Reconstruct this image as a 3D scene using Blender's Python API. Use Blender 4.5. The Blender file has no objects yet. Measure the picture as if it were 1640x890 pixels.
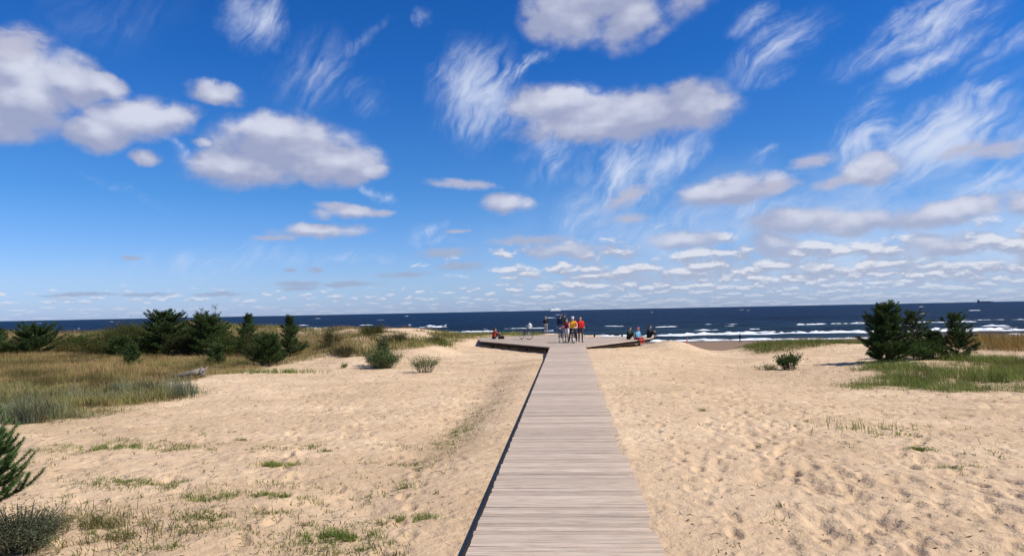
import bpy, bmesh, math, random
import numpy as np
from mathutils import Vector, Matrix, noise as mnoise

random.seed(7)
RNG = np.random.default_rng(7)
scene = bpy.context.scene
COL = scene.collection
R_ = math.radians

# ------------------------------------------------------------------ camera
CAM_Z = 2.63
cam_data = bpy.data.cameras.new("camera")
cam_data.sensor_width = 36.0
cam_data.lens = 36.0 * 1150.0 / 1640.0
cam_data.clip_start = 0.1
cam_data.clip_end = 120000.0
camera = bpy.data.objects.new("camera", cam_data)
COL.objects.link(camera)
camera.matrix_world = (Matrix.Translation((0.11, 0.0, CAM_Z)) @ Matrix.Rotation(R_(4.47), 4, 'Z')
                       @ Matrix.Rotation(R_(92.64), 4, 'X') @ Matrix.Rotation(R_(-1.118), 4, 'Z'))
scene.camera = camera
scene.view_settings.view_transform = 'Standard'
scene.view_settings.look = 'None'
scene.view_settings.exposure = 0.2
scene.view_settings.gamma = 1.0
scene.view_settings.use_curve_mapping = False

# ------------------------------------------------------------------ sun and sky
SUN_EL, SUN_AZ = 47.0, 98.0          # azimuth clockwise from the boardwalk's direction (+Y)
sun_data = bpy.data.lights.new("sun", 'SUN')
sun_data.energy = 5.0
sun_data.angle = R_(0.53)
sun_data.color = (1.0, 0.94, 0.84)
sun = bpy.data.objects.new("sun", sun_data)
COL.objects.link(sun)
_sd = Vector((math.sin(R_(SUN_AZ)) * math.cos(R_(SUN_EL)), math.cos(R_(SUN_AZ)) * math.cos(R_(SUN_EL)), math.sin(R_(SUN_EL))))
sun.rotation_euler = _sd.to_track_quat('Z', 'Y').to_euler()
sun.location = _sd * 200


class Nodes:
    """short-hand for building node trees"""
    def __init__(self, tree):
        self.t = tree

    def n(self, typ, ins=None, **props):
        nd = self.t.nodes.new(typ)
        for k, v in props.items():
            setattr(nd, k, v)
        for k, v in (ins or {}).items():
            s = nd.inputs[k]
            if isinstance(v, bpy.types.NodeSocket):
                self.t.links.new(v, s)
            else:
                s.default_value = v
        return nd

    def math(self, op, a, b=0.0, c=0.0, clamp=False):
        nd = self.t.nodes.new('ShaderNodeMath')
        nd.operation = op
        nd.use_clamp = clamp
        for i, v in enumerate((a, b, c)):
            if isinstance(v, bpy.types.NodeSocket):
                self.t.links.new(v, nd.inputs[i])
            else:
                nd.inputs[i].default_value = v
        return nd.outputs[0]

    def vmath(self, op, a, b=(0, 0, 0)):
        nd = self.t.nodes.new('ShaderNodeVectorMath')
        nd.operation = op
        for i, v in enumerate((a, b)):
            if isinstance(v, bpy.types.NodeSocket):
                self.t.links.new(v, nd.inputs[i])
            elif op == 'SCALE' and i == 1:
                nd.inputs['Scale'].default_value = v
            else:
                nd.inputs[i].default_value = v
        return nd.outputs[0]

    def step(self, v, lo, hi, a=0.0, b=1.0):
        nd = self.n('ShaderNodeMapRange', {0: v, 1: lo, 2: hi, 3: a, 4: b}, interpolation_type='SMOOTHSTEP')
        return nd.outputs[0]

    def noise(self, vec, scale, detail=4.0, rough=0.55, lac=2.0, dist=0.0, color=False):
        nd = self.n('ShaderNodeTexNoise', {'Vector': vec, 'Scale': scale, 'Detail': detail, 'Roughness': rough,
                                           'Lacunarity': lac, 'Distortion': dist})
        return nd.outputs[1] if color else nd.outputs[0]

    def mix(self, f, a, b):
        nd = self.t.nodes.new('ShaderNodeMix')
        nd.data_type = 'RGBA'
        for i, v in ((0, f), (6, a), (7, b)):
            if isinstance(v, bpy.types.NodeSocket):
                self.t.links.new(v, nd.inputs[i])
            elif i == 0:
                nd.inputs[0].default_value = v
            else:
                nd.inputs[i].default_value = tuple(v) + ((1.0,) if len(v) == 3 else ())
        return nd.outputs[2]

    def mul(self, a, b):
        nd = self.t.nodes.new('ShaderNodeMix')
        nd.data_type = 'RGBA'
        nd.blend_type = 'MULTIPLY'
        nd.inputs[0].default_value = 1.0
        for i, v in ((6, a), (7, b)):
            if isinstance(v, bpy.types.NodeSocket):
                self.t.links.new(v, nd.inputs[i])
            else:
                nd.inputs[i].default_value = tuple(v) + ((1.0,) if len(v) == 3 else ())
        return nd.outputs[2]

    def ramp(self, f, stops):
        nd = self.t.nodes.new('ShaderNodeValToRGB')
        self.t.links.new(f, nd.inputs[0])
        el = nd.color_ramp.elements
        while len(el) < len(stops):
            el.new(0.5)
        for e, (p, c) in zip(el, stops):
            e.position = p
            e.color = tuple(c) + (1.0,)
        return nd.outputs[0]

    def mapping(self, vec, loc=(0, 0, 0), rot=(0, 0, 0), scale=(1, 1, 1), typ='TEXTURE'):
        return self.n('ShaderNodeMapping', {'Vector': vec, 'Location': loc, 'Rotation': rot, 'Scale': scale},
                      vector_type=typ).outputs[0]

    def blob(self, vec, az, el, rx, ry, rot):
        m = self.mapping(vec, (az, el, 0), (0, 0, R_(rot)), (rx, ry, 1))
        return self.n('ShaderNodeTexGradient', {'Vector': m}, gradient_type='SPHERICAL').outputs[1]


# clouds seen from the beach: azimuth, elevation, half width, half height, tilt (all degrees)
CUMULUS = [
    (-38.43,14.85,3.94,3.64,1,1.00), (-36.30,15.95,2.93,2.49,-9,1.00), (-40.11,12.84,3.22,1.91,1,1.00), (-34.25,15.82,2.56,1.22,-19,0.95), (-39.48,16.45,2.34,2.14,1,1.00), (-32.30,13.96,4.84,2.00,6,1.00),
    (-34.61,12.79,2.82,1.80,1,1.00), (-30.09,14.39,2.98,1.18,9,0.95), (-26.93,16.29,2.65,1.10,-4,0.95), (-31.57,11.36,1.58,0.80,1,0.80), (-21.82,12.60,7.36,2.89,1,1.00), (-24.98,11.07,5.60,2.05,1,1.00),
    (-18.10,11.62,4.78,2.25,1,1.00), (-15.61,11.20,2.06,1.02,1,0.80), (-27.66,12.71,1.24,0.61,1,0.62), (-22.73,13.84,4.84,1.95,1,1.00), (4.77,15.02,10.47,2.50,1,1.00), (-0.67,16.22,5.14,1.92,1,1.00),
    (10.10,15.33,4.12,2.56,1,1.00), (2.78,14.42,8.58,1.68,4,0.95), (0.51,22.85,4.86,3.16,1,1.00), (5.47,21.93,4.56,2.85,21,0.75), (2.55,24.04,6.91,3.40,1,1.00), (9.39,22.73,4.69,1.90,16,0.45),
    (-4.75,8.55,2.85,1.05,1,0.80), (12.68,8.84,5.26,1.52,6,0.95), (15.63,9.19,2.43,1.03,6,0.80), (22.28,9.62,2.60,1.51,1,0.95), (-17.18,7.91,3.55,0.72,1,0.80), (-19.31,6.45,4.81,0.78,1,0.80),
    (17.49,6.19,5.33,1.36,1,0.95), (21.45,5.88,3.05,1.20,1,0.95), (26.31,5.98,4.52,1.14,6,0.95), (28.49,6.33,2.75,1.01,6,0.95), (31.23,6.35,1.75,1.16,1,0.95), (9.07,5.21,4.46,0.96,1,0.80),
    (-0.19,4.78,4.46,0.99,1,0.80), (15.47,4.77,2.18,1.50,1,0.95), (26.22,3.85,2.86,1.14,1,0.95)]
CIRRUS = [
    (-24.28,21.82,3.14,2.98,61,0.75), (-19.70,18.31,4.19,3.14,41,0.40), (-15.89,16.69,1.62,1.88,61,0.35), (-16.33,20.72,3.63,0.69,29,0.30), (-10.98,22.33,0.90,1.15,61,0.40), (-6.95,17.06,5.04,4.49,61,0.85),
    (-3.38,18.86,4.10,0.77,36,0.60), (4.67,11.22,4.21,4.54,56,0.80), (8.08,11.75,6.48,2.38,39,0.70), (-1.26,12.67,3.64,2.75,51,0.50), (16.42,18.74,5.04,2.08,23,0.70), (14.70,20.82,2.39,1.20,11,0.50),
    (26.49,19.02,7.93,1.78,23,0.80), (26.38,16.56,6.18,1.20,28,0.75), (30.68,16.57,3.98,1.14,26,0.45), (26.33,11.07,6.84,3.08,29,0.95), (21.68,11.66,3.38,2.43,41,0.75), (29.51,13.66,1.28,2.44,71,0.70),
    (30.12,11.75,2.75,2.19,41,0.60), (29.61,7.96,4.21,1.58,21,0.75), (31.43,10.74,2.69,2.40,31,0.35), (11.70,7.00,13.43,2.66,9,0.40), (-10.87,6.70,0.98,2.34,101,0.60), (-15.34,9.52,2.40,0.66,-31,0.60),
    (-29.26,12.19,1.59,0.60,-34,0.45), (-32.86,8.93,4.08,0.42,-24,0.25), (-26.72,4.02,12.75,1.48,4,0.30), (15.26,11.43,1.57,0.69,36,0.40), (2.11,7.68,4.90,3.08,31,0.45), (-17.21,4.42,6.60,0.54,-2,0.30),
    (-10.39,5.71,3.70,0.56,-9,0.30), (-34.08,20.29,7.07,2.99,21,0.15)]
GREY_SHREDS = [
    (-8.33,10.12,3.68,0.54,-4,0.62), (18.50,10.53,2.17,0.71,6,0.80), (19.92,8.83,2.15,0.62,11,0.80), (4.85,8.79,2.66,0.88,26,0.80), (-22.76,5.88,2.07,0.33,1,0.62), (-9.81,4.72,2.97,0.59,4,0.80),
    (-8.69,3.66,2.58,0.50,1,0.62), (-2.91,5.59,4.47,0.55,1,0.62), (5.04,7.08,2.14,0.49,1,0.62), (30.04,9.94,2.95,0.86,1,0.95), (28.12,10.21,2.29,0.56,9,0.80), (-32.45,4.31,0.99,0.26,1,0.62),
    (-20.96,2.37,2.57,0.38,1,0.62), (-19.89,3.47,0.94,0.29,1,0.62), (-21.64,3.47,0.84,0.24,1,0.62), (-35.46,1.69,3.16,0.21,1,0.62), (-31.26,1.66,2.31,0.22,1,0.62), (-26.73,1.67,2.44,0.27,1,0.62),
    (-20.96,2.04,2.11,0.28,1,0.62), (-18.12,8.38,2.37,0.43,-3,0.62), (-14.77,7.83,1.45,0.39,1,0.62), (15.84,8.85,2.69,0.73,6,0.80), (-12.88,3.02,2.94,0.34,1,0.62), (-8.89,6.39,1.38,0.25,1,0.62),
    (-39.15,17.85,2.48,1.52,16,1.00), (-17.23,2.34,3.36,0.34,1,0.62)]


world = bpy.data.worlds.new("World")
scene.world = world
world.use_nodes = True
wt = world.node_tree
wt.nodes.clear()
W = Nodes(wt)

# heap clouds live in a node group so that their density can be sampled twice (for the lit side)
cg = bpy.data.node_groups.new("heap_cloud_density", 'ShaderNodeTree')
cg.interface.new_socket("Vector", in_out='INPUT', socket_type='NodeSocketVector')
cg.interface.new_socket("Density", in_out='OUTPUT', socket_type='NodeSocketFloat')
G = Nodes(cg)
gi = cg.nodes.new('NodeGroupInput')
go = cg.nodes.new('NodeGroupOutput')
v0 = gi.outputs[0]
wv = G.vmath('SUBTRACT', G.noise(v0, 0.55, 5.0, 0.55, color=True), (0.5, 0.5, 0.5))
wv2 = G.vmath('MULTIPLY', wv, (2.0, 1.1, 0.0))
vd = G.vmath('ADD', v0, wv2)
acc = None
for b in CUMULUS:
    s = G.blob(vd, *b[:5])
    if b[5] != 1: s = G.math('MULTIPLY', s, b[5])
    acc = s if acc is None else G.math('MAXIMUM', acc, s)
fb = G.noise(G.vmath('MULTIPLY', v0, (1.0, 1.5, 1.0)), 0.42, 8.0, 0.50)
gate = G.math('MULTIPLY', acc, 3.5, clamp=True)
amp = G.math('MULTIPLY', G.math('SUBTRACT', fb, 0.5), gate)
dens = G.math('MULTIPLY_ADD', amp, 0.90, acc)
# more of the same clouds over the rest of the sky, outside what this beach view takes in
sep = G.n('ShaderNodeSeparateXYZ', {0: v0})
rest = G.math('MAXIMUM', G.step(G.math('ABSOLUTE', G.math('ADD', sep.outputs[0], 4.3)), 37.0, 48.0), G.step(sep.outputs[1], 24.0, 31.0))
far_clouds = G.math('MULTIPLY', G.math('SUBTRACT', G.noise(G.vmath('MULTIPLY', v0, (0.055, 0.11, 1.0)), 1.0, 6.0, 0.55), 0.52), 4.0)
dens = G.math('MAXIMUM', dens, G.math('MULTIPLY', far_clouds, rest))
cg.links.new(dens, go.inputs[0])

tc = W.n('ShaderNodeTexCoord')
dxyz = W.n('ShaderNodeSeparateXYZ', {0: tc.outputs['Generated']})
az = W.math('MULTIPLY', W.math('ARCTAN2', dxyz.outputs[0], dxyz.outputs[1]), 57.29578)
el = W.math('MULTIPLY', W.math('ARCSINE', dxyz.outputs[2]), 57.29578)
ae = W.n('ShaderNodeCombineXYZ', {0: az, 1: el, 2: 0.0}).outputs[0]

sky_tex = W.n('ShaderNodeTexSky', sky_type='NISHITA', sun_disc=False, sun_elevation=R_(SUN_EL),
              sun_rotation=R_(SUN_AZ), altitude=0.0, air_density=1.0, dust_density=0.35, ozone_density=3.0)
# clean sea air: deeper blue overhead, pale blue at the horizon
elf = W.math('DIVIDE', el, 40.0, clamp=True)
grade = W.ramp(elf, [(0.0, (0.57, 0.76, 1.42)), (0.065, (0.60, 0.774, 1.25)), (0.225, (0.29, 0.648, 1.11)), (0.475, (0.105, 0.515, 1.10)), (0.65, (0.07, 0.46, 1.05)), (1.0, (0.065, 0.42, 0.95))])
base = W.mul(sky_tex.outputs[0], grade)

# ice clouds: streaks combed by the wind
acc = None
cw = W.vmath('MULTIPLY', W.vmath('SUBTRACT', W.noise(ae, 0.28, 4.0, 0.6, color=True), (0.5, 0.5, 0.5)), (4.5, 3.5, 0.0))
aec = W.vmath('ADD', ae, cw)
for b in CIRRUS:
    s = W.math('MULTIPLY', W.blob(aec, *b[:5]), b[5])
    acc = s if acc is None else W.math('MAXIMUM', acc, s)
warp = W.vmath('MULTIPLY', W.vmath('SUBTRACT', W.noise(ae, 0.22, 3.0, 0.45, color=True), (0.5, 0.5, 0.5)), (4.2, 4.2, 0.0))
aew = W.vmath('ADD', ae, warp)
def streak(rot, sx, sy, sc):
    m = W.mapping(aew, (0, 0, 0), (0, 0, R_(rot)), (sx, sy, 1))
    return W.noise(m, sc, 7.0, 0.56)
st_r = W.math('ADD', W.math('MULTIPLY', streak(30, 5.5, 1.0, 1.0), 0.65), W.math('MULTIPLY', streak(36, 2.2, 0.5, 1.0), 0.35))
st_l = W.math('ADD', W.math('MULTIPLY', streak(60, 5.0, 1.1, 1.0), 0.65), W.math('MULTIPLY', streak(50, 2.2, 0.6, 1.0), 0.35))
side = W.step(az, 6.0, 15.0)
st = W.math('ADD', W.math('MULTIPLY', st_r, side), W.math('MULTIPLY', st_l, W.math('SUBTRACT', 1.0, side)))
cgate = W.math('MULTIPLY', acc, 3.0, clamp=True)
thin = W.math('ADD', W.math('MULTIPLY', acc, 0.95), W.math('MULTIPLY', W.math('MULTIPLY', W.math('SUBTRACT', st, 0.52), 1.9), cgate))
thin = W.step(thin, -0.04, 1.05, 0.0, 0.90)
sky_c = W.mix(thin, base, (5.9, 6.5, 7.9))

# veil: faint haze of high cloud low on the right
veil = W.math('MULTIPLY', W.math('MULTIPLY', W.step(az, -14.0, 22.0), W.math('MULTIPLY', W.step(el, 0.3, 3.0), W.step(el, 13.0, 4.0))),
              W.math('MULTIPLY', W.step(W.noise(aew, 0.16, 6.0, 0.6), 0.25, 0.7), 0.65))
sky_c = W.mix(veil, sky_c, (5.4, 6.2, 7.7))

# low banks of small heap clouds towards the horizon
def bank_density(elv):
    lg = W.math('LOGARITHM', W.math('ADD', W.math('MAXIMUM', elv, -0.5), 1.6), 2.718)
    def layer(fx, fy, zz):
        co = W.n('ShaderNodeCombineXYZ', {0: W.math('MULTIPLY', az, fx), 1: W.math('MULTIPLY', lg, fy), 2: zz}).outputs[0]
        nz = W.noise(W.vmath('MULTIPLY', co, (1.7, 1.0, 1.0)), 1.5, 7.0, 0.58, dist=0.3)
        cells = W.n('ShaderNodeTexVoronoi', {'Vector': W.vmath('ADD', co, W.vmath('SCALE', W.vmath('SUBTRACT', W.noise(co, 1.3, 3.0, color=True), (0.5, 0.5, 0.5)), 0.55)), 'Scale': 1.0, 'Randomness': 1.0},
                    voronoi_dimensions='2D').outputs[0]
        return W.math('ADD', W.math('MULTIPLY', W.math('SUBTRACT', nz, 0.18), 0.97), W.math('MULTIPLY', W.math('SUBTRACT', 0.75, cells), 0.62))
    k = W.step(elv, 1.5, 3.2)
    return W.math('ADD', W.math('MULTIPLY', layer(0.27, 5.2, 3.7), k), W.math('MULTIPLY', layer(0.6, 6.5, 9.1), W.math('SUBTRACT', 1.0, k)))
cover_b = W.math('MULTIPLY', W.step(az, -20.0, 6.0, 0.0, 1.0), W.step(el, 7.4, 3.4))
cover_l = W.math('MULTIPLY', W.step(el, 3.2, 1.2), 0.52)
cov = W.math('MAXIMUM', cover_b, cover_l)
bd = bank_density(el)
bd2 = bank_density(W.math('ADD', el, W.math('MULTIPLY_ADD', el, 0.085, 0.10)))
thr = W.math('MULTIPLY_ADD', cov, W.step(el, 1.2, 4.6, -0.50, -0.42), 0.74)
b_al = W.math('MULTIPLY', W.step(W.math('SUBTRACT', bd, thr), 0.0, 0.30), W.math('MULTIPLY', W.step(cov, 0.02, 0.25), W.step(el, 0.1, 2.4, 0.25, 0.92)))
def fine_bank(elv):
    lg = W.math('LOGARITHM', W.math('ADD', W.math('MAXIMUM', elv, -0.5), 1.3), 2.718)
    return W.noise(W.n('ShaderNodeCombineXYZ', {0: W.math('MULTIPLY', az, 0.62), 1: W.math('MULTIPLY', lg, 7.5), 2: 5.5}).outputs[0], 1.0, 5.0, 0.55)
fine_d = W.math('SUBTRACT', fine_bank(el), fine_bank(W.math('ADD', el, W.math('MULTIPLY_ADD', el, 0.07, 0.10))))
patchy = W.math('SUBTRACT', W.noise(W.vmath('MULTIPLY', ae, (0.16, 0.75, 1.0)), 1.0, 4.0, 0.55), 0.53)
b_sh = W.step(W.math('ADD', W.math('ADD', W.math('MULTIPLY', fine_d, 0.35), W.math('MULTIPLY', patchy, 0.40)),
                     W.math('ADD', W.math('MULTIPLY', W.math('SUBTRACT', bd, bd2), 0.95), W.math('MULTIPLY', W.math('SUBTRACT', bd, 0.52), 0.25))), -0.07, 0.25)
b_col = W.mix(b_sh, (3.5, 3.95, 5.3), (6.5, 6.7, 7.4))
sky_c = W.mix(b_al, sky_c, b_col)

# heap clouds, lit from the upper right
g1 = wt.nodes.new('ShaderNodeGroup'); g1.node_tree = cg
g2 = wt.nodes.new('ShaderNodeGroup'); g2.node_tree = cg
wt.links.new(ae, g1.inputs[0])
offk = W.step(el, 1.0, 13.0, 0.32, 1.0)
wt.links.new(W.vmath('ADD', ae, W.n('ShaderNodeCombineXYZ', {0: W.math('MULTIPLY', offk, 0.45), 1: W.math('MULTIPLY', offk, 1.15), 2: 0.0}).outputs[0]), g2.inputs[0])
d1, d2 = g1.outputs[0], g2.outputs[0]
c_al = W.math('MULTIPLY', W.step(d1, 0.04, 0.52), 0.96)
lit = W.math('ADD', W.math('MULTIPLY', W.math('SUBTRACT', d1, d2), 1.05),
             W.math('MULTIPLY', W.math('SUBTRACT', W.noise(W.vmath('MULTIPLY', ae, (0.7, 1.9, 1.0)), 0.24, 5.0, 0.42), 0.5), 2.6))
c_sh = W.step(W.math('MULTIPLY_ADD', W.step(d1, 0.1, 0.9), 0.25, lit), -0.22, 1.22)
c_col = W.mix(c_sh, W.mix(W.step(el, 9.5, 4.0), (3.05, 3.4, 4.95), (3.4, 3.9, 5.4)), (5.9, 6.15, 7.25))
c_al = W.math('MULTIPLY', c_al, W.step(el, 0.3, 7.0, 0.70, 1.0))
sky_c = W.mix(c_al, sky_c, c_col)
# flat grey shreds
aeg = W.vmath('ADD', ae, W.vmath('MULTIPLY', W.vmath('SUBTRACT', W.noise(ae, 0.8, 5.0, 0.6, color=True), (0.5, 0.5, 0.5)), (1.6, 0.5, 0.0)))
acc = None
for b in GREY_SHREDS:
    s = W.blob(aeg, *b[:5])
    acc = s if acc is None else W.math('MAXIMUM', acc, s)
gd = W.math('MULTIPLY_ADD', W.math('MULTIPLY', W.math('SUBTRACT', W.noise(W.vmath('MULTIPLY', ae, (1.0, 2.5, 1.0)), 0.9, 5.0, 0.55), 0.5), W.math('MULTIPLY', acc, 3.0, clamp=True)), 0.9, acc)
sky_c = W.mix(W.step(gd, 0.0, 0.8, 0.0, 0.85), sky_c, W.mix(W.step(el, 2.5, 9.0), (3.0, 3.7, 5.2), (4.3, 4.4, 5.6)))
# below the horizon (never in view: the ground and the sea reach it)
bg = W.n('ShaderNodeBackground', {'Color': sky_c, 'Strength': 0.1})
wo = W.n('ShaderNodeOutputWorld')
wt.links.new(bg.outputs[0], wo.inputs[0])
world.cycles.sampling_method = 'MANUAL'
world.cycles.sample_map_resolution = 512


# ------------------------------------------------------------------ helpers
def tag(o, label=None, cat=None, group=None, kind=None):
    if label: o['label'] = label
    if cat: o['category'] = cat
    if group: o['group'] = group
    if kind: o['kind'] = kind
    return o


def link(name, me, parent=None, loc=None):
    o = bpy.data.objects.new(name, me)
    COL.objects.link(o)
    if parent is not None: o.parent = parent
    if loc is not None: o.location = loc
    return o


def empty(name, loc, rz=0.0):
    o = bpy.data.objects.new(name, None)
    COL.objects.link(o)
    o.empty_display_size = 0.2
    o.location = loc
    o.rotation_euler = (0, 0, rz)
    return o


def np_mesh(name, verts, faces, mats=(), tint=None, smooth=False):
    """mesh from numpy arrays; faces is (n,3) or (n,4)"""
    me = bpy.data.meshes.new(name)
    verts = np.asarray(verts, dtype=np.float32)
    faces = np.asarray(faces, dtype=np.int32)
    k = faces.shape[1]
    me.vertices.add(len(verts))
    me.vertices.foreach_set('co', verts.ravel())
    me.loops.add(faces.size)
    me.loops.foreach_set('vertex_index', faces.ravel())
    me.polygons.add(len(faces))
    me.polygons.foreach_set('loop_start', np.arange(0, faces.size, k, dtype=np.int32))
    if smooth:
        me.polygons.foreach_set('use_smooth', np.ones(len(faces), dtype=bool))
    if tint is not None:
        ca = me.color_attributes.new('tint', 'FLOAT_COLOR', 'POINT')
        t = np.ones((len(verts), 4), dtype=np.float32)
        t[:, :tint.shape[1]] = tint
        ca.data.foreach_set('color', t.ravel())
    me.update(calc_edges=True)
    for m in mats: me.materials.append(m)
    return me


class MB:
    """collects boxes, tubes and balls into one mesh"""
    def __init__(self):
        self.v, self.f, self.m = [], [], []

    def add(self, vs, fs, mi=0):
        o = len(self.v)
        self.v += [tuple(v) for v in vs]
        self.f += [tuple(i + o for i in f) for f in fs]
        self.m += [mi] * len(fs)

    def box(self, c, s, rot=None, mi=0):
        x, y, z = s[0] / 2, s[1] / 2, s[2] / 2
        vs = [Vector((a * x, b * y, d * z)) for d in (-1, 1) for b in (-1, 1) for a in (-1, 1)]
        if rot is not None: vs = [rot @ v for v in vs]
        c = Vector(c)
        self.add([v + c for v in vs], [(0, 2, 3, 1), (4, 5, 7, 6), (0, 1, 5, 4), (2, 6, 7, 3), (0, 4, 6, 2), (1, 3, 7, 5)], mi)

    def tube(self, pts, rad, sides=6, mi=0, closed=False):
        pts = [Vector(p) for p in pts]
        n = len(pts)
        if not isinstance(rad, (list, tuple)): rad = [rad] * n
        rings = []
        up = None
        for i, p in enumerate(pts):
            if closed: t = pts[(i + 1) % n] - pts[i - 1]
            else: t = pts[min(i + 1, n - 1)] - pts[max(i - 1, 0)]
            t = t.normalized() if t.length > 1e-9 else Vector((0, 0, 1))
            if up is None: up = t.orthogonal().normalized()
            up = (up - t * up.dot(t))
            up = up.normalized() if up.length > 1e-6 else t.orthogonal().normalized()
            sd = t.cross(up)
            rings.append([p + (up * math.cos(2 * math.pi * k / sides) + sd * math.sin(2 * math.pi * k / sides)) * rad[i] for k in range(sides)])
        vs = [v for r in rings for v in r]
        fs = []
        for i in range(n if closed else n - 1):
            j = (i + 1) % n
            for k in range(sides):
                l = (k + 1) % sides
                fs.append((i * sides + k, i * sides + l, j * sides + l, j * sides + k))
        if not closed:
            fs.append(tuple(range(sides - 1, -1, -1)))
            fs.append(tuple((n - 1) * sides + k for k in range(sides)))
        self.add(vs, fs, mi)

    def ball(self, c, r, seg=10, rings=6, mi=0, rot=None):
        if not isinstance(r, (list, tuple)): r = (r, r, r)
        vs, fs = [(0, 0, 1)], []
        for i in range(1, rings):
            a = math.pi * i / rings
            for k in range(seg):
                b = 2 * math.pi * k / seg
                vs.append((math.sin(a) * math.cos(b), math.sin(a) * math.sin(b), math.cos(a)))
        vs.append((0, 0, -1))
        last = len(vs) - 1
        for k in range(seg):
            l = (k + 1) % seg
            fs.append((0, 1 + k, 1 + l))
            fs.append((last, 1 + (rings - 2) * seg + l, 1 + (rings - 2) * seg + k))
            for i in range(rings - 2):
                fs.append((1 + i * seg + k, 1 + (i + 1) * seg + k, 1 + (i + 1) * seg + l, 1 + i * seg + l))
        c = Vector(c)
        out = []
        for v in vs:
            w = Vector((v[0] * r[0], v[1] * r[1], v[2] * r[2]))
            if rot is not None: w = rot @ w
            out.append(w + c)
        self.add(out, fs, mi)

    def mesh(self, name, mats, smooth=False):
        me = bpy.data.meshes.new(name)
        me.from_pydata(self.v, [], self.f)
        if not isinstance(mats, (list, tuple)): mats = [mats]
        for m in mats: me.materials.append(m)
        me.polygons.foreach_set('material_index', self.m)
        if smooth: me.polygons.foreach_set('use_smooth', [True] * len(self.f))
        me.update()
        return me

    def build(self, name, mats, parent=None, loc=None, smooth=False):
        return link(name, self.mesh(name, mats, smooth), parent, loc)


def _hash(ix, iy, seed):
    h = (ix.astype(np.int64) * 374761393 + iy.astype(np.int64) * 668265263 + seed * 974711) & 0x7fffffff
    h = ((h ^ (h >> 13)) * 1274126177) & 0x7fffffff
    h = h ^ (h >> 16)
    return (h & 0xffff) / 65535.0


def vnoise(x, y, seed=0):
    x = np.asarray(x, dtype=np.float64); y = np.asarray(y, dtype=np.float64)
    ix, iy = np.floor(x), np.floor(y)
    fx, fy = x - ix, y - iy
    fx = fx * fx * (3 - 2 * fx); fy = fy * fy * (3 - 2 * fy)
    a = _hash(ix, iy, seed); b = _hash(ix + 1, iy, seed)
    c = _hash(ix, iy + 1, seed); d = _hash(ix + 1, iy + 1, seed)
    return (a * (1 - fx) + b * fx) * (1 - fy) + (c * (1 - fx) + d * fx) * fy - 0.5


def fbm(x, y, seed=0, octv=4, gain=0.5):
    s, a, f = 0.0, 1.0, 1.0
    for i in range(octv):
        s = s + a * vnoise(np.asarray(x) * f + 17.3 * i, np.asarray(y) * f - 9.1 * i, seed + i)
        a *= gain; f *= 2.03
    return s


def sstep(v, lo, hi):
    t = np.clip((np.asarray(v, dtype=np.float64) - lo) / (hi - lo), 0, 1)
    return t * t * (3 - 2 * t)


# ------------------------------------------------------------------ materials
def material(name):
    m = bpy.data.materials.new(name)
    m.use_nodes = True
    m.node_tree.nodes.clear()
    return m, Nodes(m.node_tree)


def finish(m, N, shader):
    o = N.n('ShaderNodeOutputMaterial')
    m.node_tree.links.new(shader, o.inputs[0])
    return m


def principled(N, col, rough=0.8, spec=0.3, normal=None, **kw):
    ins = {'Base Color': col if isinstance(col, bpy.types.NodeSocket) else tuple(col) + (1.0,), 'Roughness': rough, 'Specular IOR Level': spec}
    if normal is not None: ins['Normal'] = normal
    ins.update(kw)
    return N.n('ShaderNodeBsdfPrincipled', ins).outputs[0]


def plain(name, col, rough=0.7, spec=0.3, var=0.25, scale=6.0, metallic=0.0):
    m, N = material(name)
    t = N.n('ShaderNodeTexCoord').outputs['Object']
    nz = N.noise(t, scale, 4.0, 0.6)
    c = N.mix(nz, [x * (1 - var) for x in col], [min(1, x * (1 + var)) for x in col])
    bp = N.n('ShaderNodeBump', {'Strength': 0.25, 'Distance': 0.01, 'Height': N.noise(t, scale * 5, 3.0)}).outputs[0]
    return finish(m, N, principled(N, c, rough, spec, bp, Metallic=metallic))


def leafy(name, trans=0.35, rough=0.6):
    """blades, needles and leaves: each carries its own colour"""
    m, N = material(name)
    c = N.n('ShaderNodeVertexColor', layer_name='tint').outputs[0]
    p = principled(N, c, rough, 0.12)
    tr = N.n('ShaderNodeBsdfTranslucent', {'Color': N.mul(c, (1.0, 1.1, 0.6))}).outputs[0]
    mx = N.n('ShaderNodeMixShader', {0: trans, 1: p, 2: tr}).outputs[0]
    return finish(m, N, mx)


M_LEAF = leafy('leaf_blades')
M_NEEDLE = leafy('pine_needles', 0.2, 0.7)


def bark(name, col):
    m, N = material(name)
    t = N.n('ShaderNodeTexCoord').outputs['Object']
    s = N.mapping(t, scale=(1, 1, 4))
    nz = N.noise(s, 30.0, 5.0, 0.65)
    c = N.ramp(nz, [(0.3, [x * 0.5 for x in col]), (0.7, [x * 1.3 for x in col])])
    bp = N.n('ShaderNodeBump', {'Strength': 0.6, 'Distance': 0.01, 'Height': nz}).outputs[0]
    return finish(m, N, principled(N, c, 0.9, 0.2, bp))


M_BARK = bark('pine_bark', (0.12, 0.08, 0.055))
M_TWIG = bark('twig_bark', (0.10, 0.085, 0.06))
M_GREYWOOD = bark('weathered_driftwood', (0.24, 0.21, 0.18))


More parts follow.
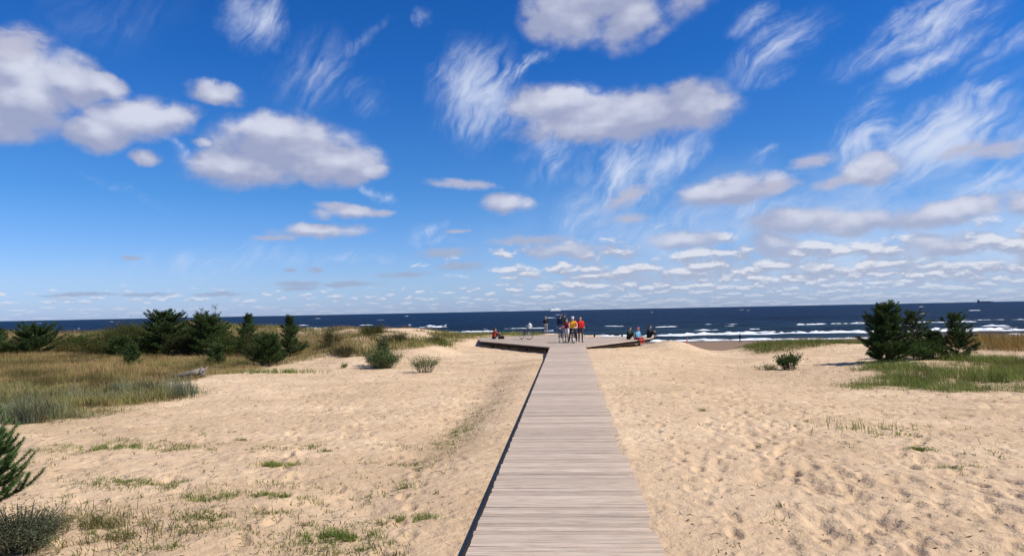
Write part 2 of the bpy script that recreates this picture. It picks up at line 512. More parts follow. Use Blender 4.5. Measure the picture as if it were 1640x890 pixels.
def plank_material(name, cols, streak=1.0):
    m, N = material(name)
    t = N.n('ShaderNodeTexCoord').outputs['Object']
    rnd = N.n('ShaderNodeObjectInfo').outputs['Random']
    off = N.n('ShaderNodeCombineXYZ', {0: N.math('MULTIPLY', rnd, 37.0), 1: N.math('MULTIPLY', rnd, 91.0), 2: 0.0}).outputs[0]
    tt = N.vmath('ADD', t, off)
    g1 = N.noise(N.vmath('MULTIPLY', tt, (1.6, 46.0, 1.0)), 1.0, 6.0, 0.65)
    g2 = N.noise(N.vmath('MULTIPLY', tt, (1.1, 6.0, 1.0)), 1.3, 4.0, 0.6)
    g3 = N.noise(N.vmath('MULTIPLY', tt, (5.0, 120.0, 1.0)), 1.0, 3.0, 0.6)
    c = N.ramp(g1, [(0.34, cols[0]), (0.5, cols[1]), (0.68, cols[2])])
    c = N.mix(N.step(g2, 0.35, 0.72, 0.0, 0.6), c, cols[3])
    br = N.n('ShaderNodeMapRange', {0: rnd, 1: 0.0, 2: 1.0, 3: 0.73, 4: 1.07}).outputs[0]
    c = N.mul(c, N.n('ShaderNodeCombineColor', {0: br, 1: br, 2: N.math('MULTIPLY', br, N.math('MULTIPLY_ADD', g2, 0.12, 0.94))}).outputs[0])
    # dark weather stains
    c = N.mix(N.step(N.noise(N.vmath('MULTIPLY', tt, (2.2, 9.0, 1.0)), 1.0, 5.0, 0.7), 0.50, 0.74, 0.0, 0.60), c, [x * 0.45 for x in cols[1]])
    # blown sand lying on the boards, mostly on the right
    px_ = N.n('ShaderNodeSeparateXYZ', {0: t}).outputs[0]
    sandm = N.math('ADD', N.step(px_, 0.2, 1.05, 0.0, 0.16), N.noise(N.vmath('MULTIPLY', tt, (2.5, 14.0, 1.0)), 1.0, 5.0, 0.65))
    c = N.mix(N.step(sandm, 0.60, 0.82, 0.0, 0.65), c, (0.58, 0.43, 0.28))
    h = N.math('ADD', N.math('MULTIPLY', g1, 0.6), N.math('MULTIPLY', g3, 0.4))
    bp = N.n('ShaderNodeBump', {'Strength': 0.5, 'Distance': 0.006, 'Height': h}).outputs[0]
    return finish(m, N, principled(N, c, 0.82, 0.25, bp))


M_PLANK = plank_material('weathered_plank', [(0.30, 0.235, 0.175), (0.50, 0.40, 0.315), (0.64, 0.535, 0.435), (0.51, 0.375, 0.275)])
M_BEAM = plain('dark_timber_with_shade', (0.032, 0.023, 0.018), 0.85, 0.2, 0.4, 9.0)  # dark timber colour, deepened to paint in the shadow line along the walk

# ------------------------------------------------------------------ the lie of the land
def deck_z(Y):
    return 0.43 * (np.clip(Y, -30, 43.4) - 7.7) / 35.7


def gauss(X, Y, x, y, sx, sy, h, p=2.0):
    return h * np.exp(-(np.abs((X - x) / sx) ** p + np.abs((Y - y) / sy) ** p))


def land_z(X, Y, fine=True):
    X = np.asarray(X, dtype=np.float64); Y = np.asarray(Y, dtype=np.float64)
    dz = deck_z(Y)
    n1 = fbm(X / 9.0, Y / 9.0, 3, 4)
    n2 = fbm(X / 2.6, Y / 2.6, 11, 4)
    # left of the boardwalk
    far = sstep(Y, 18, 46)
    L = -0.06 + 0.12 * far + 0.16 * n1 * sstep(-X, 1.5, 6)
    near_l = dz - (0.115 + 0.30 * sstep(Y, 34, 44))
    L = near_l + (L - near_l) * sstep(-X, 1.2, 5.0)
    L = L - gauss(X, Y, -2.75 - (14 - Y) * 0.06 * (Y < 14), 0 * Y + 20, 0.75, 11, 0.15)          # trough beside the walk
    L = L + gauss(X, Y, -9.3, 45.5, 2.6, 4.4, 0.36) + gauss(X, Y, -11, 37.5, 2.0, 2.0, 0.30)
    # dune ridges behind
    L = L + gauss(X, Y, -13.6, 51, 3.6, 5.0, 1.15) + gauss(X, Y, -14.0, 45.0, 2.4, 3.4, 0.55)
    L = L + 0.50 * sstep(-X, 8.0, 13.0) * np.exp(-((Y - 66) / 9.0) ** 2) * (1 + 1.1 * fbm(X / 7.0, Y / 7.0, 23, 3))
    L = L + 0.35 * sstep(-X, 10.0, 16.0) * sstep(Y, 52, 64) + gauss(X, Y, -35, 67, 4, 4, 0.5)
    L = L + sstep(-X, 2.3, 5) * np.exp(-((Y - 64) / 7.0) ** 2) * 0.45
    # right of the boardwalk
    flat_r = 0.02 - 0.30 * sstep(Y, 14, 32) - 0.26 * sstep(Y, 30, 47) + 0.18 * n1 * sstep(X, 2.0, 6)
    near_r = dz - 0.012 - 0.30 * sstep(Y, 41, 44.5)
    Rr = near_r + (flat_r - near_r) * sstep(X, 1.6, 9.5)
    Rr = Rr + gauss(X, Y, 7.4, 50.8, 1.8, 4.2, 0.74, 2.4) + gauss(X, Y, 4.2, 44.0, 2.2, 4.0, 0.10)
    Rr = Rr + gauss(X, Y, 15.5, 49.5, 4.6, 4.0, 0.62, 3.0) + gauss(X, Y, 16.5, 35.0, 6.0, 6.5, 0.24) + gauss(X, Y, 25.0, 44, 7.0, 6.0, 0.85)
    Rr = Rr + gauss(X, Y, 11.5, 41.5, 2.6, 3.0, 0.16)
    wing = sstep(Y, 40, 44) * (1 - sstep(Y, 57, 62)) * (1 - sstep(-X, 6.6, 8.4))
    L = L + (np.minimum(L, 0.02) - L) * wing
    edge_x = 1.07 + (Y - 43.4) * 0.485
    tr = sstep(edge_x + 0.95 - X, 0.0, 0.7) * sstep(Y, 42.5, 44.5) * (1 - sstep(Y, 52.2, 54.0))
    Rr = Rr + (np.minimum(Rr, 0.06) - Rr) * tr
    mix = sstep(X, -0.9, 0.9)
    z = L * (1 - mix) + Rr * mix
    under = dz - 0.14 - 0.28 * sstep(Y, 40, 45)
    z = z + (under - z) * np.where(X < 0, sstep(X + 1.10, 0.0, 0.05), sstep(0.90 - X, 0.0, 0.06)) * (Y < 44.5)
    # hollow under the viewing deck
    inside = (Y > 43) & (Y < 66)
    tri = np.clip((Y - 43.4) * 0.53 + 1.0, 0, 7.0)
    ud = sstep(tri - np.abs(X), 0.0, 0.8) * inside
    z = z + (np.minimum(z, 0.07) - z) * ud
    z = z + (0.41 - z) * np.exp(-(((X + 1.6) / 2.4) ** 2 + ((Y - 69.5) / 2.2) ** 2)) * (Y > 66.2)
    # drop to the beach
    edge = 71.0 - 20.5 * sstep(X, 1.5, 9.0) + 7.0 * sstep(X, 12, 17) + 2.2 * fbm(X / 6.0, Y * 0.0, 41, 3)
    beach = -3.72 - 0.5 * sstep(Y, 104, 150) - 0.6 * sstep(Y, 150, 200)
    drop = sstep(Y, edge, edge + 30.0)
    sharp = sstep(Y, edge, edge + 9.0)
    z = z * (1 - sharp) + sharp * (z * 0.15 - 0.9) * (1 - drop) + (beach + 0.9 * 0) * drop * sharp
    if fine:
        far_f = 1 - sstep(Y, 60, 100)
        open_sand = sstep(np.abs(X), 1.2, 2.4)
        z = z + 0.05 * n2 * far_f * open_sand
        # trodden sand on the right: foot-sized hollows
        w = sstep(X, 1.7, 3.4) * far_f
        r1 = fbm(X / 0.30 + 0.7 * n2, Y / 0.40, 51, 3, 0.55)
        z = z - 0.046 * np.maximum(0, -r1 - 0.05) * 2.2 * w * (0.55 + 0.9 * sstep(n1, -0.2, 0.3)) + 0.016 * r1 * w
        wl = sstep(-X, 1.4, 3.0) * far_f
        r2 = fbm(X / 0.55, Y / 0.40, 57, 4, 0.55)
        z = z + 0.036 * r2 * wl - 0.05 * np.maximum(0, -r2 - 0.22) * 2 * wl
        hum = sstep(fbm(X / 0.8, Y / 0.8, 77, 3), 0.12, 0.5) * sstep(-X, 3, 5)
        z = z + 0.045 * hum * far_f * sstep(19 - Y, 0, 6)
        spill = sstep(fbm(X * 0 + 3.1, Y / 1.1, 63, 4), -0.1, 0.4) * np.exp(-((X - 1.10) / 0.13) ** 2)
        z = z + 0.034 * spill * (Y < 41)
    return z


# what grows where: weight 0..1 of each kind of cover
def cover(X, Y):
    X = np.asarray(X, dtype=np.float64); Y = np.asarray(Y, dtype=np.float64)
    n = fbm(X / 3.2, Y / 3.2, 101, 4)
    m = fbm(X / 1.1, Y / 1.1, 131, 3)
    c = {}
    # edge of the left meadow: runs from near left to the far middle
    ex = -8.2 - 0.0 * Y
    lx = np.interp(Y, [10, 16, 18.2, 20.5, 23.2, 25.5, 27.0, 30.5, 33, 35.5, 38.5, 41, 48], [-30, -20, -13.2, -13.4, -12.4, -13.6, -16.0, -15.6, -14.2, -15.0, -14.6, -14.0, -13.5])
    inside = sstep(lx + 0.4 - X + 1.5 * n + 1.0 * m, 0.0, 2.0)
    c['marram'] = inside * sstep(27.2 - Y + 2.0 * n + 0.8 * m, 0.0, 2.5)
    c['meadow'] = inside * sstep(Y - 24.0 + 2.0 * n + m, 0.0, 3.5) * sstep(64 - Y, 0, 6)
    # left dunes
    dune = sstep(-X - 1.6 - 6.0 * sstep(61.5 - Y, 0, 2.5) + 0.9 * n, 0, 1.4) * sstep(Y - (46.5 - 0.62 * (X + 5.0) * (X > -8) - 6.5 * sstep(-X, 7, 12)) + 5.0 * n, 0, 2.5) * (1 - sstep(Y, 80, 92))
    bare = sstep(fbm(X / 4.2 + 5, Y / 5.5, 151, 4) + 0.45 * m, 0.03, 0.22) * sstep(X + 26, 0, 4) * sstep(-X - 7.5, 0, 3)
    c['dune'] = dune * (1 - bare) * (0.55 + 0.45 * sstep(n + 0.6 * m, -0.3, 0.25)) * (1 - 0.6 * c['meadow'])
    # right
    gx = np.interp(Y, [18, 21, 22.8, 24.5, 27, 30, 33, 36, 39], [30, 21, 13.2, 10.8, 10.0, 11.4, 12.4, 13.4, 24])
    g = sstep(X - gx + 1.0 + 2.6 * n + 1.6 * m, 0, 4.0) * sstep(38 - Y + 2 * n, 0, 2)
    c['green'] = g * (0.25 + 0.75 * sstep(0.9 * n + 1.1 * m + 0.4 * sstep(Y, 23, 27), -0.05, 0.55)) * (1 - 0.55 * sstep(X - 21 + 0 * Y, 0, 3) * sstep(30 - Y, 0, 6))
    c['strip'] = sstep(X - 11.0 + 0.8 * n, 0, 1.6) * sstep(Y - 45.6 - 0.15 * (X - 12) + 1.6 * n, 0, 1.5) * (1 - sstep(Y, 56, 62))
    c['russet'] = sstep(X - 20.5 + 1.5 * n - 0.0 * Y, 0, 2.0) * sstep(Y - 37.5 + 2 * n, 0, 2.0) * (1 - sstep(Y, 56, 64))
    return c


def land_material():
    m, N = material('beach_sand')
    geo = N.n('ShaderNodeNewGeometry')
    pos = geo.outputs['Position']
    att = N.n('ShaderNodeVertexColor', layer_name='tint')
    sepc = N.n('ShaderNodeSeparateColor', {0: att.outputs[0]})
    a = N.math('ADD', N.math('MULTIPLY', N.noise(N.vmath('MULTIPLY', pos, (0.35, 0.55, 1.0)), 1.0, 6.0, 0.65), 0.6), N.math('MULTIPLY', N.noise(pos, 0.09, 3.0, 0.5), 0.4))
    b = N.noise(pos, 2.6, 5.0, 0.6)
    c = N.noise(pos, 26.0, 4.0, 0.65)
    col = N.ramp(a, [(0.36, (0.47, 0.335, 0.20)), (0.50, (0.595, 0.428, 0.268)), (0.64, (0.695, 0.522, 0.342))])
    col = N.mix(N.step(b, 0.42, 0.68, 0.0, 0.35), col, (0.45, 0.31, 0.195))
    col = N.mix(N.step(c, 0.55, 0.75, 0.0, 0.28), col, (0.36, 0.25, 0.16))
    # scraps of dry plant litter, made denser to paint in footprint shade
    lit = N.noise(N.vmath('MULTIPLY', pos, (1.0, 0.8, 1.0)), 9.0, 6.0, 0.75)
    litter_shade = N.math('MULTIPLY', N.step(lit, 0.605, 0.69), N.step(N.noise(pos, 0.55, 3.0, 0.5), 0.46, 0.62, 0.0, 0.75))
    col = N.mix(litter_shade, col, (0.20, 0.145, 0.085))
    # soil and thatch under the grass, damp sand by the water
    soil = N.mix(N.noise(pos, 3.0, 5.0, 0.6), (0.15, 0.115, 0.05), (0.27, 0.19, 0.09))
    col = N.mix(N.math('MULTIPLY', sepc.outputs[0], 0.85), col, soil)
    col = N.mix(sepc.outputs[1], col, (0.235, 0.155, 0.10))
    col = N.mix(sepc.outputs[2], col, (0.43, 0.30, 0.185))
    h = N.math('ADD', N.math('MULTIPLY', N.noise(pos, 5.0, 5.0, 0.62), 0.7), N.math('MULTIPLY', N.noise(pos, 34.0, 3.0, 0.6), 0.16))
    vor = N.n('ShaderNodeTexVoronoi', {'Vector': N.vmath('ADD', pos, N.vmath('MULTIPLY', N.noise(pos, 3.0, 2.0, color=True), (0.35, 0.35, 0.0))), 'Scale': 3.4}).outputs[0]
    h = N.math('ADD', h, N.math('MULTIPLY', N.step(vor, 0.05, 0.5), 0.30))
    bp = N.n('ShaderNodeBump', {'Strength': 0.8, 'Distance': 0.12, 'Height': h}).outputs[0]
    return finish(m, N, principled(N, col, 0.95, 0.15, bp))


def build_land():
    th = np.concatenate([np.linspace(-58, 50, 580), np.linspace(50, 302, 50)[1:-1]])
    th = R_(1) * th
    r = np.concatenate([[0.02, 1.0, 2.0], np.geomspace(3.0, 30, 420), np.geomspace(30.3, 175, 170), np.geomspace(185, 60000, 30)])
    nt, nr = len(th), len(r)
    T, Rr = np.meshgrid(th, r)
    X = 0.1 + np.sin(T) * Rr; Y = np.cos(T) * Rr
    Z = land_z(X, Y)
    Z = np.where((Rr > 175) & (Y < 100), np.clip(Z, -0.3, 0.6), Z)
    Z = np.where(Y > 200, -5.2, Z)
    # trails of footprints
    near = (Rr < 30) & (Y > 2)
    xs, ys, zs = X[near], Y[near], Z[near]
    rg = random.Random(31)
    for x0, y0, hd, n in ((2.6, 6.5, .16, 30), (3.6, 6.8, .05, 28), (4.4, 6.2, .30, 26), (2.0, 8, -.02, 26), (6.5, 9, -.22, 22), (3.0, 12, .45, 18),
                          (5.6, 7.5, .12, 24), (8.0, 12, -.35, 20), (-1.9, 7.5, -.10, 26), (-3.6, 8.0, -.30, 24), (-2.2, 12.0, -.5, 20), (-6.0, 11, .10, 18), (7.4, 16, -.6, 16), (1.8, 10, .28, 26)):
        x, y = x0, y0
        for q in range(n):
            hd2 = hd + rg.gauss(0, .12)
            x += math.sin(hd2) * .66; y += math.cos(hd2) * .66
            sx = .10 if q % 2 else -.10
            cx, cy = x + math.cos(hd) * sx + rg.gauss(0, .03), y - math.sin(hd) * sx
            a = hd2 + (.12 if q % 2 else -.12)
            m = (np.abs(xs - cx) < .4) & (np.abs(ys - cy) < .4)
            dx, dy = xs[m] - cx, ys[m] - cy
            u = dx * math.sin(a) + dy * math.cos(a); v = dx * math.cos(a) - dy * math.sin(a)
            d2 = (u / .165) ** 2 + (v / .075) ** 2
            dep = rg.uniform(.025, .050)
            zs[m] += -dep * np.exp(-d2 ** 2) + dep * .38 * np.exp(-((np.sqrt(d2) - 1.65) / .45) ** 2)
    Z[near] = zs
    V = np.stack([X, Y, Z], -1).reshape(-1, 3)
    i = np.arange(nr - 1)[:, None] * nt
    j = np.arange(nt)[None, :]
    jn = (j + 1) % nt
    Q = np.stack([i + j, i + jn, i + nt + jn, i + nt + j], -1).reshape(-1, 4)
    cv = cover(X, Y)
    soil = np.clip(cv['marram'] + cv['meadow'] + cv['dune'] * 0.75 + cv['green'] * 0.8 + cv['strip'] + cv['russet'], 0, 1)
    wet = sstep(Y + 3 * fbm(X / 20.0, Y / 8.0, 5, 3), 84, 104)
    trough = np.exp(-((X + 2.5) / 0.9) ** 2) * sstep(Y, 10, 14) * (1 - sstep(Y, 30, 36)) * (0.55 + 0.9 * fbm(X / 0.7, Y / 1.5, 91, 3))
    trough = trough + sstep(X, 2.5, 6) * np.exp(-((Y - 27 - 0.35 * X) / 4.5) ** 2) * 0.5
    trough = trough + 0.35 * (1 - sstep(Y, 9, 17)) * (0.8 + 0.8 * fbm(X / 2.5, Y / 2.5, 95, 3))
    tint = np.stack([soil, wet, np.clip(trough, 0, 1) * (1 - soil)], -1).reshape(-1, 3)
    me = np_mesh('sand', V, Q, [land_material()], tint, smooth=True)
    o = link('sand', me)
    tag(o, 'pale trampled beach sand spreading out on both sides of the boardwalk', kind='structure')
    return o


build_land()

# ------------------------------------------------------------------ the sea
SEA_Z = -4.2


def swell(X, Y):
    a = np.exp(-np.maximum(Y - 150, 0) / 500.0)
    p = Y / 13.0 + 1.6 * fbm(X / 60.0, Y / 45.0, 301, 3)
    s = np.sin(p * 2 * math.pi)
    h = 0.22 * np.sign(s) * np.abs(s) ** 1.0 * (0.6 + 1.2 * fbm(X / 40.0, Y / 25.0, 311, 3)) + 0.42 * fbm(X / 11.0, Y / 3.6, 321, 4)
    return SEA_Z + h * a * sstep(Y, 146, 165)


def sea_material():
    m, N = material('sea_water')
    pos = N.n('ShaderNodeNewGeometry').outputs['Position']
    st = N.vmath('MULTIPLY', pos, (0.05, 0.22, 0.3))
    n1 = N.step(N.noise(st, 1.0, 7.0, 0.66, dist=0.3), 0.30, 0.72)
    st2 = N.vmath('MULTIPLY', pos, (0.006, 0.02, 0.02))
    n2 = N.noise(st2, 1.0, 5.0, 0.6)
    n3 = N.noise(N.vmath('MULTIPLY', pos, (0.3, 1.2, 1.0)), 1.0, 5.0, 0.65)
    yy = N.n('ShaderNodeSeparateXYZ', {0: pos}).outputs[1]
    shal = N.step(yy, 420.0, 150.0)
    n4 = N.step(N.noise(N.vmath('MULTIPLY', pos, (0.012, 0.035, 0.03)), 1.0, 6.0, 0.7), 0.34, 0.68)
    n1 = N.math('ADD', N.math('MULTIPLY', n1, 0.45), N.math('MULTIPLY', n4, 0.55))
    deep = N.mix(n1, (0.0012, 0.007, 0.024), (0.0105, 0.041, 0.10))
    green = N.mix(n1, (0.005, 0.018, 0.032), (0.038, 0.082, 0.108))
    col = N.mix(N.math('MULTIPLY', shal, N.step(n2, 0.3, 0.65, 0.35, 1.0)), deep, green)
    # the sand shows through the last few metres
    col = N.mix(N.step(yy, 158.0, 149.0, 0.0, 0.7), col, (0.20, 0.15, 0.11))
    h = N.math('ADD', N.math('MULTIPLY', n1, 1.0), N.math('MULTIPLY', n3, 0.25))
    bp = N.n('ShaderNodeBump', {'Strength': 1.0, 'Distance': 3.0, 'Height': h}).outputs[0]
    return finish(m, N, principled(N, col, 0.5, 0.05, bp))


def build_sea():
    th = R_(1) * np.concatenate([np.linspace(-86, -48, 14)[:-1], np.linspace(-48, 44, 190), np.linspace(44, 86, 14)[1:]])
    r = np.concatenate([np.geomspace(138, 900, 260), np.geomspace(915, 60000, 80)])
    T, Rr = np.meshgrid(th, r)
    X = np.sin(T) * Rr; Y = np.cos(T) * Rr
    Z = swell(X, Y)
    nt, nr = len(th), len(r)
    i = np.arange(nr - 1)[:, None] * nt
    j = np.arange(nt - 1)[None, :]
    Q = np.stack([i + j, i + j + 1, i + nt + j + 1, i + nt + j], -1).reshape(-1, 4)
    me = np_mesh('sea', np.stack([X, Y, Z], -1).reshape(-1, 3), Q, [sea_material()], smooth=True)
    tag(link('sea', me), 'dark blue choppy sea reaching to the horizon', kind='structure')


build_sea()


def foam_material():
    m, N = material('sea_foam')
    pos = N.n('ShaderNodeNewGeometry').outputs['Position']
    n = N.noise(N.vmath('MULTIPLY', pos, (0.7, 1.4, 2.5)), 1.0, 5.0, 0.65)
    c = N.ramp(n, [(0.28, (0.36, 0.42, 0.46)), (0.45, (0.74, 0.77, 0.79)), (0.7, (0.84, 0.85, 0.85))])
    bp = N.n('ShaderNodeBump', {'Strength': 0.5, 'Distance': 0.3, 'Height': n}).outputs[0]
    return finish(m, N, principled(N, c, 0.7, 0.2, bp))


def build_foam():
    V, F = [], []

    def ridge(xs, yc, hgt, dep):
        """broken crest: steep face to the beach, foam trailing out to sea"""
        o = len(V)
        for x, y, h, d in zip(xs, yc, hgt, dep):
            b = SEA_Z - 0.35
            for dy, k in ((-0.25 * d, 0.0), (-0.17 * d, 0.62), (-0.03 * d, 1.0), (0.25 * d, 0.72), (0.75 * d, 0.42), (1.0 * d, 0.0)):
                V.append((x, y + dy, b + (h + 0.35) * k if k else b))
        n = len(xs)
        for i in range(n - 1):
            if hgt[i] < 0.02 and hgt[i + 1] < 0.02: continue
            for k in range(5):
                a = o + i * 6 + k
                F.append((a, a + 6, a + 7, a + 1))

    def line(x0, x1, y, H, D, seed, cut=-0.1, wav=3.0, stp=0.7, slope=0.0):
        xs = np.arange(x0, x1, stp)
        n = fbm(xs / 16.0, xs * 0 + seed, 400 + seed, 4)
        f = fbm(xs / 2.3, xs * 0 + seed, 430 + seed, 3)
        k = sstep(n, cut - 0.06, cut + 0.20)
        f2 = fbm(xs / 0.9, xs * 0 + seed, 470 + seed, 2)
        h = np.maximum(0, H * k * (0.75 + 0.6 * f + 0.9 * f2))
        h[k < 0.03] = 0
        yc = y + slope * xs + wav * fbm(xs / 30.0, xs * 0 + seed, 460 + seed, 3) + 0.8 * f
        ridge(xs, yc, h, D * (0.35 + 0.65 * k) * (1 + 0.8 * f))

    line(-40, 200, 149, 0.22, 5.0, 1, -0.5, 3.0)
    line(-40, 190, 157, 0.32, 4.0, 2, 0.0, 4.0)
    line(-60, 230, 180, 0.60, 5.0, 3, -0.62, 3.0)
    line(-30, 230, 194, 0.34, 4.0, 4, 0.08, 5.0)
    line(-120, -5, 242, 0.40, 4.0, 5, -0.22, 5.0)
    line(80, 215, 262, 0.38, 4.0, 6, -0.2, 5.0)
    line(-190, -30, 325, 0.45, 5.0, 7, 0.0, 8.0)
    line(-150, -60, 355, 0.6, 10.0, 8, 0.12, 8.0)
    line(-240, 200, 285, 0.2, 3.0, 9, 0.25, 9.0)
    for i in range(46):
        y = 210 + 1500 * random.random() ** 2.2
        x = random.uniform(-0.85, 0.72) * y
        w = random.uniform(0.8, 4.5) * (0.8 + y / 1100.0)
        xs = np.linspace(x - w, x + w, 13)
        e = 1 - np.abs(np.linspace(-1, 1, 13)) ** 2
        ridge(xs, y + fbm(xs / 3.0, xs * 0, i, 2), np.maximum(0, random.uniform(0.10, 0.34) * e * (1 + fbm(xs / 1.5, xs * 0 + i, 5, 2))) * (1 + y / 2500.0), np.full(13, random.uniform(1.5, 6)))
    me = np_mesh('surf_foam', V, F, [foam_material()], smooth=True)
    tag(link('surf_foam', me), 'white foam of breaking waves and whitecaps', kind='stuff')


build_foam()

# ------------------------------------------------------------------ boardwalk
def bent_plank(L, w, t, sag):
    """a board with slightly worn, uneven edges"""
    xs = np.linspace(-L / 2, L / 2, 5)
    vs, fs = [], []
    for x in xs:
        e1, e2 = random.uniform(-.002, .002), random.uniform(-.002, .002)
        zz = random.uniform(-.0015, .0015)
        vs += [(x, -w / 2 + e1, -t), (x, -w / 2 + e1, zz - .004), (x, -w / 2 + e1 + .006, zz), (x, w / 2 + e2 - .006, zz + sag), (x, w / 2 + e2, zz + sag - .004), (x, w / 2 + e2, -t)]
    for i in range(4):
        for k in range(6):
            l = (k + 1) % 6
            fs.append((i * 6 + k, (i + 1) * 6 + k, (i + 1) * 6 + l, i * 6 + l))
    fs.append(tuple(range(6)))
    fs.append(tuple(24 + k for k in range(5, -1, -1)))
    me = bpy.data.meshes.new('plank')
    me.from_pydata([tuple(float(q) for q in v) for v in vs], [], fs)
    me.materials.append(M_PLANK)
    me.update()
    return me


SLOPE = math.atan(0.43 / 35.7)
PITCH = 0.141
variants = [bent_plank(2.14 + random.uniform(-.007, .007), PITCH - 0.011, 0.045, random.uniform(-.002, .002)) for _ in range(10)]
walk = tag(empty('boardwalk', (0, 5.0, 0)), 'long straight weathered plank boardwalk running across the sand towards the sea', 'boardwalk')
y = 3.4
while y < 43.32:
    o = link('plank', random.choice(variants), walk)
    o.location = (random.gauss(0, .0045), y - 5.0, float(deck_z(y)) + random.gauss(0, .0016))
    o.rotation_euler = (SLOPE + random.gauss(0, .006), random.gauss(0, .0006), random.gauss(0, .0014) + (math.pi if random.random() < .5 else 0) * 0)
    y += PITCH
for sx in (-0.93, 0.0, 0.93):
    b = MB()
    b.box((0, 0, 0), (0.075, 40.6, 0.16))
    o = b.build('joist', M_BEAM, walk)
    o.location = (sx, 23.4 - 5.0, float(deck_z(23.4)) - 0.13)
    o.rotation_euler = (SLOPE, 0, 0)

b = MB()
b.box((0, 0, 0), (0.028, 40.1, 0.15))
o = b.build('edge_shade_board', M_BEAM, walk)  # added dark strip, in place of the shadow along the left plank ends
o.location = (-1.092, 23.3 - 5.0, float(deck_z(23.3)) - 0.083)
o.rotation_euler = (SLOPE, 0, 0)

# viewing deck at the end of the walk: two wings and a stem that goes on to the beach
def deck_span(Y):
    xl = np.interp(Y, [43.3, 53.84, 59.6, 66.0, 68.4], [-1.07, -6.64, -7.36, -1.3, -1.3])
    xr = np.interp(Y, [43.3, 53.84, 58.3, 58.31, 68.4], [1.07, 6.13, 7.0, 1.5, 1.3])
    return float(xl), float(xr)


deck = tag(empty('viewing_deck', (0, 43.4, 0.43)), 'wide grey plank viewing platform with two spreading wings where the boardwalk meets the dunes', 'deck')
DP = 0.2


def deck_board(xa0, xa1, xb0, xb1, yc, w):
    vs, fs = [], []
    z0, z1 = -0.05, 0.0
    ys = (yc - w / 2, yc + w / 2)
    q = [(xa0, ys[0]), (xb0, ys[0]), (xb1, ys[1]), (xa1, ys[1])]
    vs = [(a, b, z0) for a, b in q] + [(a, b, z1) for a, b in q]
    fs = [(3, 2, 1, 0), (4, 5, 6, 7), (0, 1, 5, 4), (1, 2, 6, 5), (2, 3, 7, 6), (3, 0, 4, 7)]
    cx = (xa0 + xb0) / 2
    me = bpy.data.meshes.new('plank')
    me.from_pydata([(a - cx, b - yc, c) for a, b, c in vs], [], fs)
    me.materials.append(M_PLANK)
    o = link('plank', me, deck)
    o.location = (cx, yc - 43.4, random.gauss(0, .002))
    return o


y = 43.42
while y < 68.2:
    w = DP - 0.012
    l0, r0 = deck_span(y); l1, r1 = deck_span(y + w)
    yc = y + w / 2
    if r0 - l0 > 4.0 and r1 - l1 > 4.0:
        s = random.choice((-0.9, 0.0, 0.9))
        deck_board(l0, l1, s - .004, s - .004, yc, w)
        deck_board(s + .004, s + .004, r0, r1, yc, w)
    else:
        deck_board(l0, l1, r0, r1, yc, w)
    y += DP


def beam_between(a, b, zc, hgt, thick, name):
    a, b = Vector(a), Vector(b)
    mb = MB()
    mb.box((0, 0, 0), ((b - a).length, thick, hgt))
    o = mb.build(name, M_BEAM, deck)
    mid = (a + b) / 2
    o.location = (mid.x, mid.y - 43.4, zc)
    o.rotation_euler = (0, 0, math.atan2(b.y - a.y, b.x - a.x))


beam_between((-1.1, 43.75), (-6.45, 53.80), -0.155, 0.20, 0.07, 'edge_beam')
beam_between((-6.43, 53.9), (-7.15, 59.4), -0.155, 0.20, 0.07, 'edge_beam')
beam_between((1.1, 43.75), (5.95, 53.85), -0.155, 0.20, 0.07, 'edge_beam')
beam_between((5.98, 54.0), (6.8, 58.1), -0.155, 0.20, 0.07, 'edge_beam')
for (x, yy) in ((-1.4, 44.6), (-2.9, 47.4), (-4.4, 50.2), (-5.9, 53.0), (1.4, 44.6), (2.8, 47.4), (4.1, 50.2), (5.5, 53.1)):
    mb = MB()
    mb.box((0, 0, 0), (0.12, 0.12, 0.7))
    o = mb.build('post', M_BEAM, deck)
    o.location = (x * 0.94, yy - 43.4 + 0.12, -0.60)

# low dark kerb bench along the back of the right wing
bench = tag(empty('low_bench', (4.3, 58.0, 0.43)), 'long low dark timber bench along the seaward edge of the right wing of the deck', 'bench')
mb = MB(); mb.box((0, 0, 0.19), (5.0, 0.34, 0.06)); mb.build('seat', M_BEAM, bench)
for x in (-2.2, 0, 2.2):
    mb = MB(); mb.box((x, 0, 0.08), (0.12, 0.28, 0.158)); mb.build('leg', M_BEAM, bench)

# ------------------------------------------------------------------ ships on the horizon
M_WHITE = plain('white_ship_paint', (0.80, 0.80, 0.78), 0.5, 0.4, 0.05, 0.05)
M_HULL = plain('dark_ship_hull', (0.045, 0.05, 0.06), 0.6, 0.3, 0.3, 0.05)
M_GLASS = plain('dark_windows', (0.02, 0.025, 0.03), 0.2, 0.6, 0.1, 1.0)


def hull_mesh(L, B, H, name, mat, parent):
    st = [(-.5, .75, .0), (-.42, .95, 0), (-.2, 1, 0), (.2, 1, 0), (.38, .8, 0.03), (.46, .4, 0.09), (.5, .02, 0.16)]
    vs, fs = [], []
    for (u, k, sh) in st:
        x = u * L
        hb = B / 2 * k
        vs += [(x - (0.02 * L if u > .4 else 0), -hb * .82, -2), (x, -hb, H * (1 + sh)), (x, hb, H * (1 + sh)), (x - (0.02 * L if u > .4 else 0), hb * .82, -2)]
    for i in range(len(st) - 1):
        a, b = i * 4, i * 4 + 4
        for k in range(4):
            l = (k + 1) % 4
            fs.append((a + k, b + k, b + l, a + l))
    fs.append((0, 1, 2, 3)); n = (len(st) - 1) * 4; fs.append((n + 3, n + 2, n + 1, n))
    me = bpy.data.meshes.new(name); me.from_pydata(vs, [], fs); me.materials.append(mat); me.update()
    return link(name, me, parent)


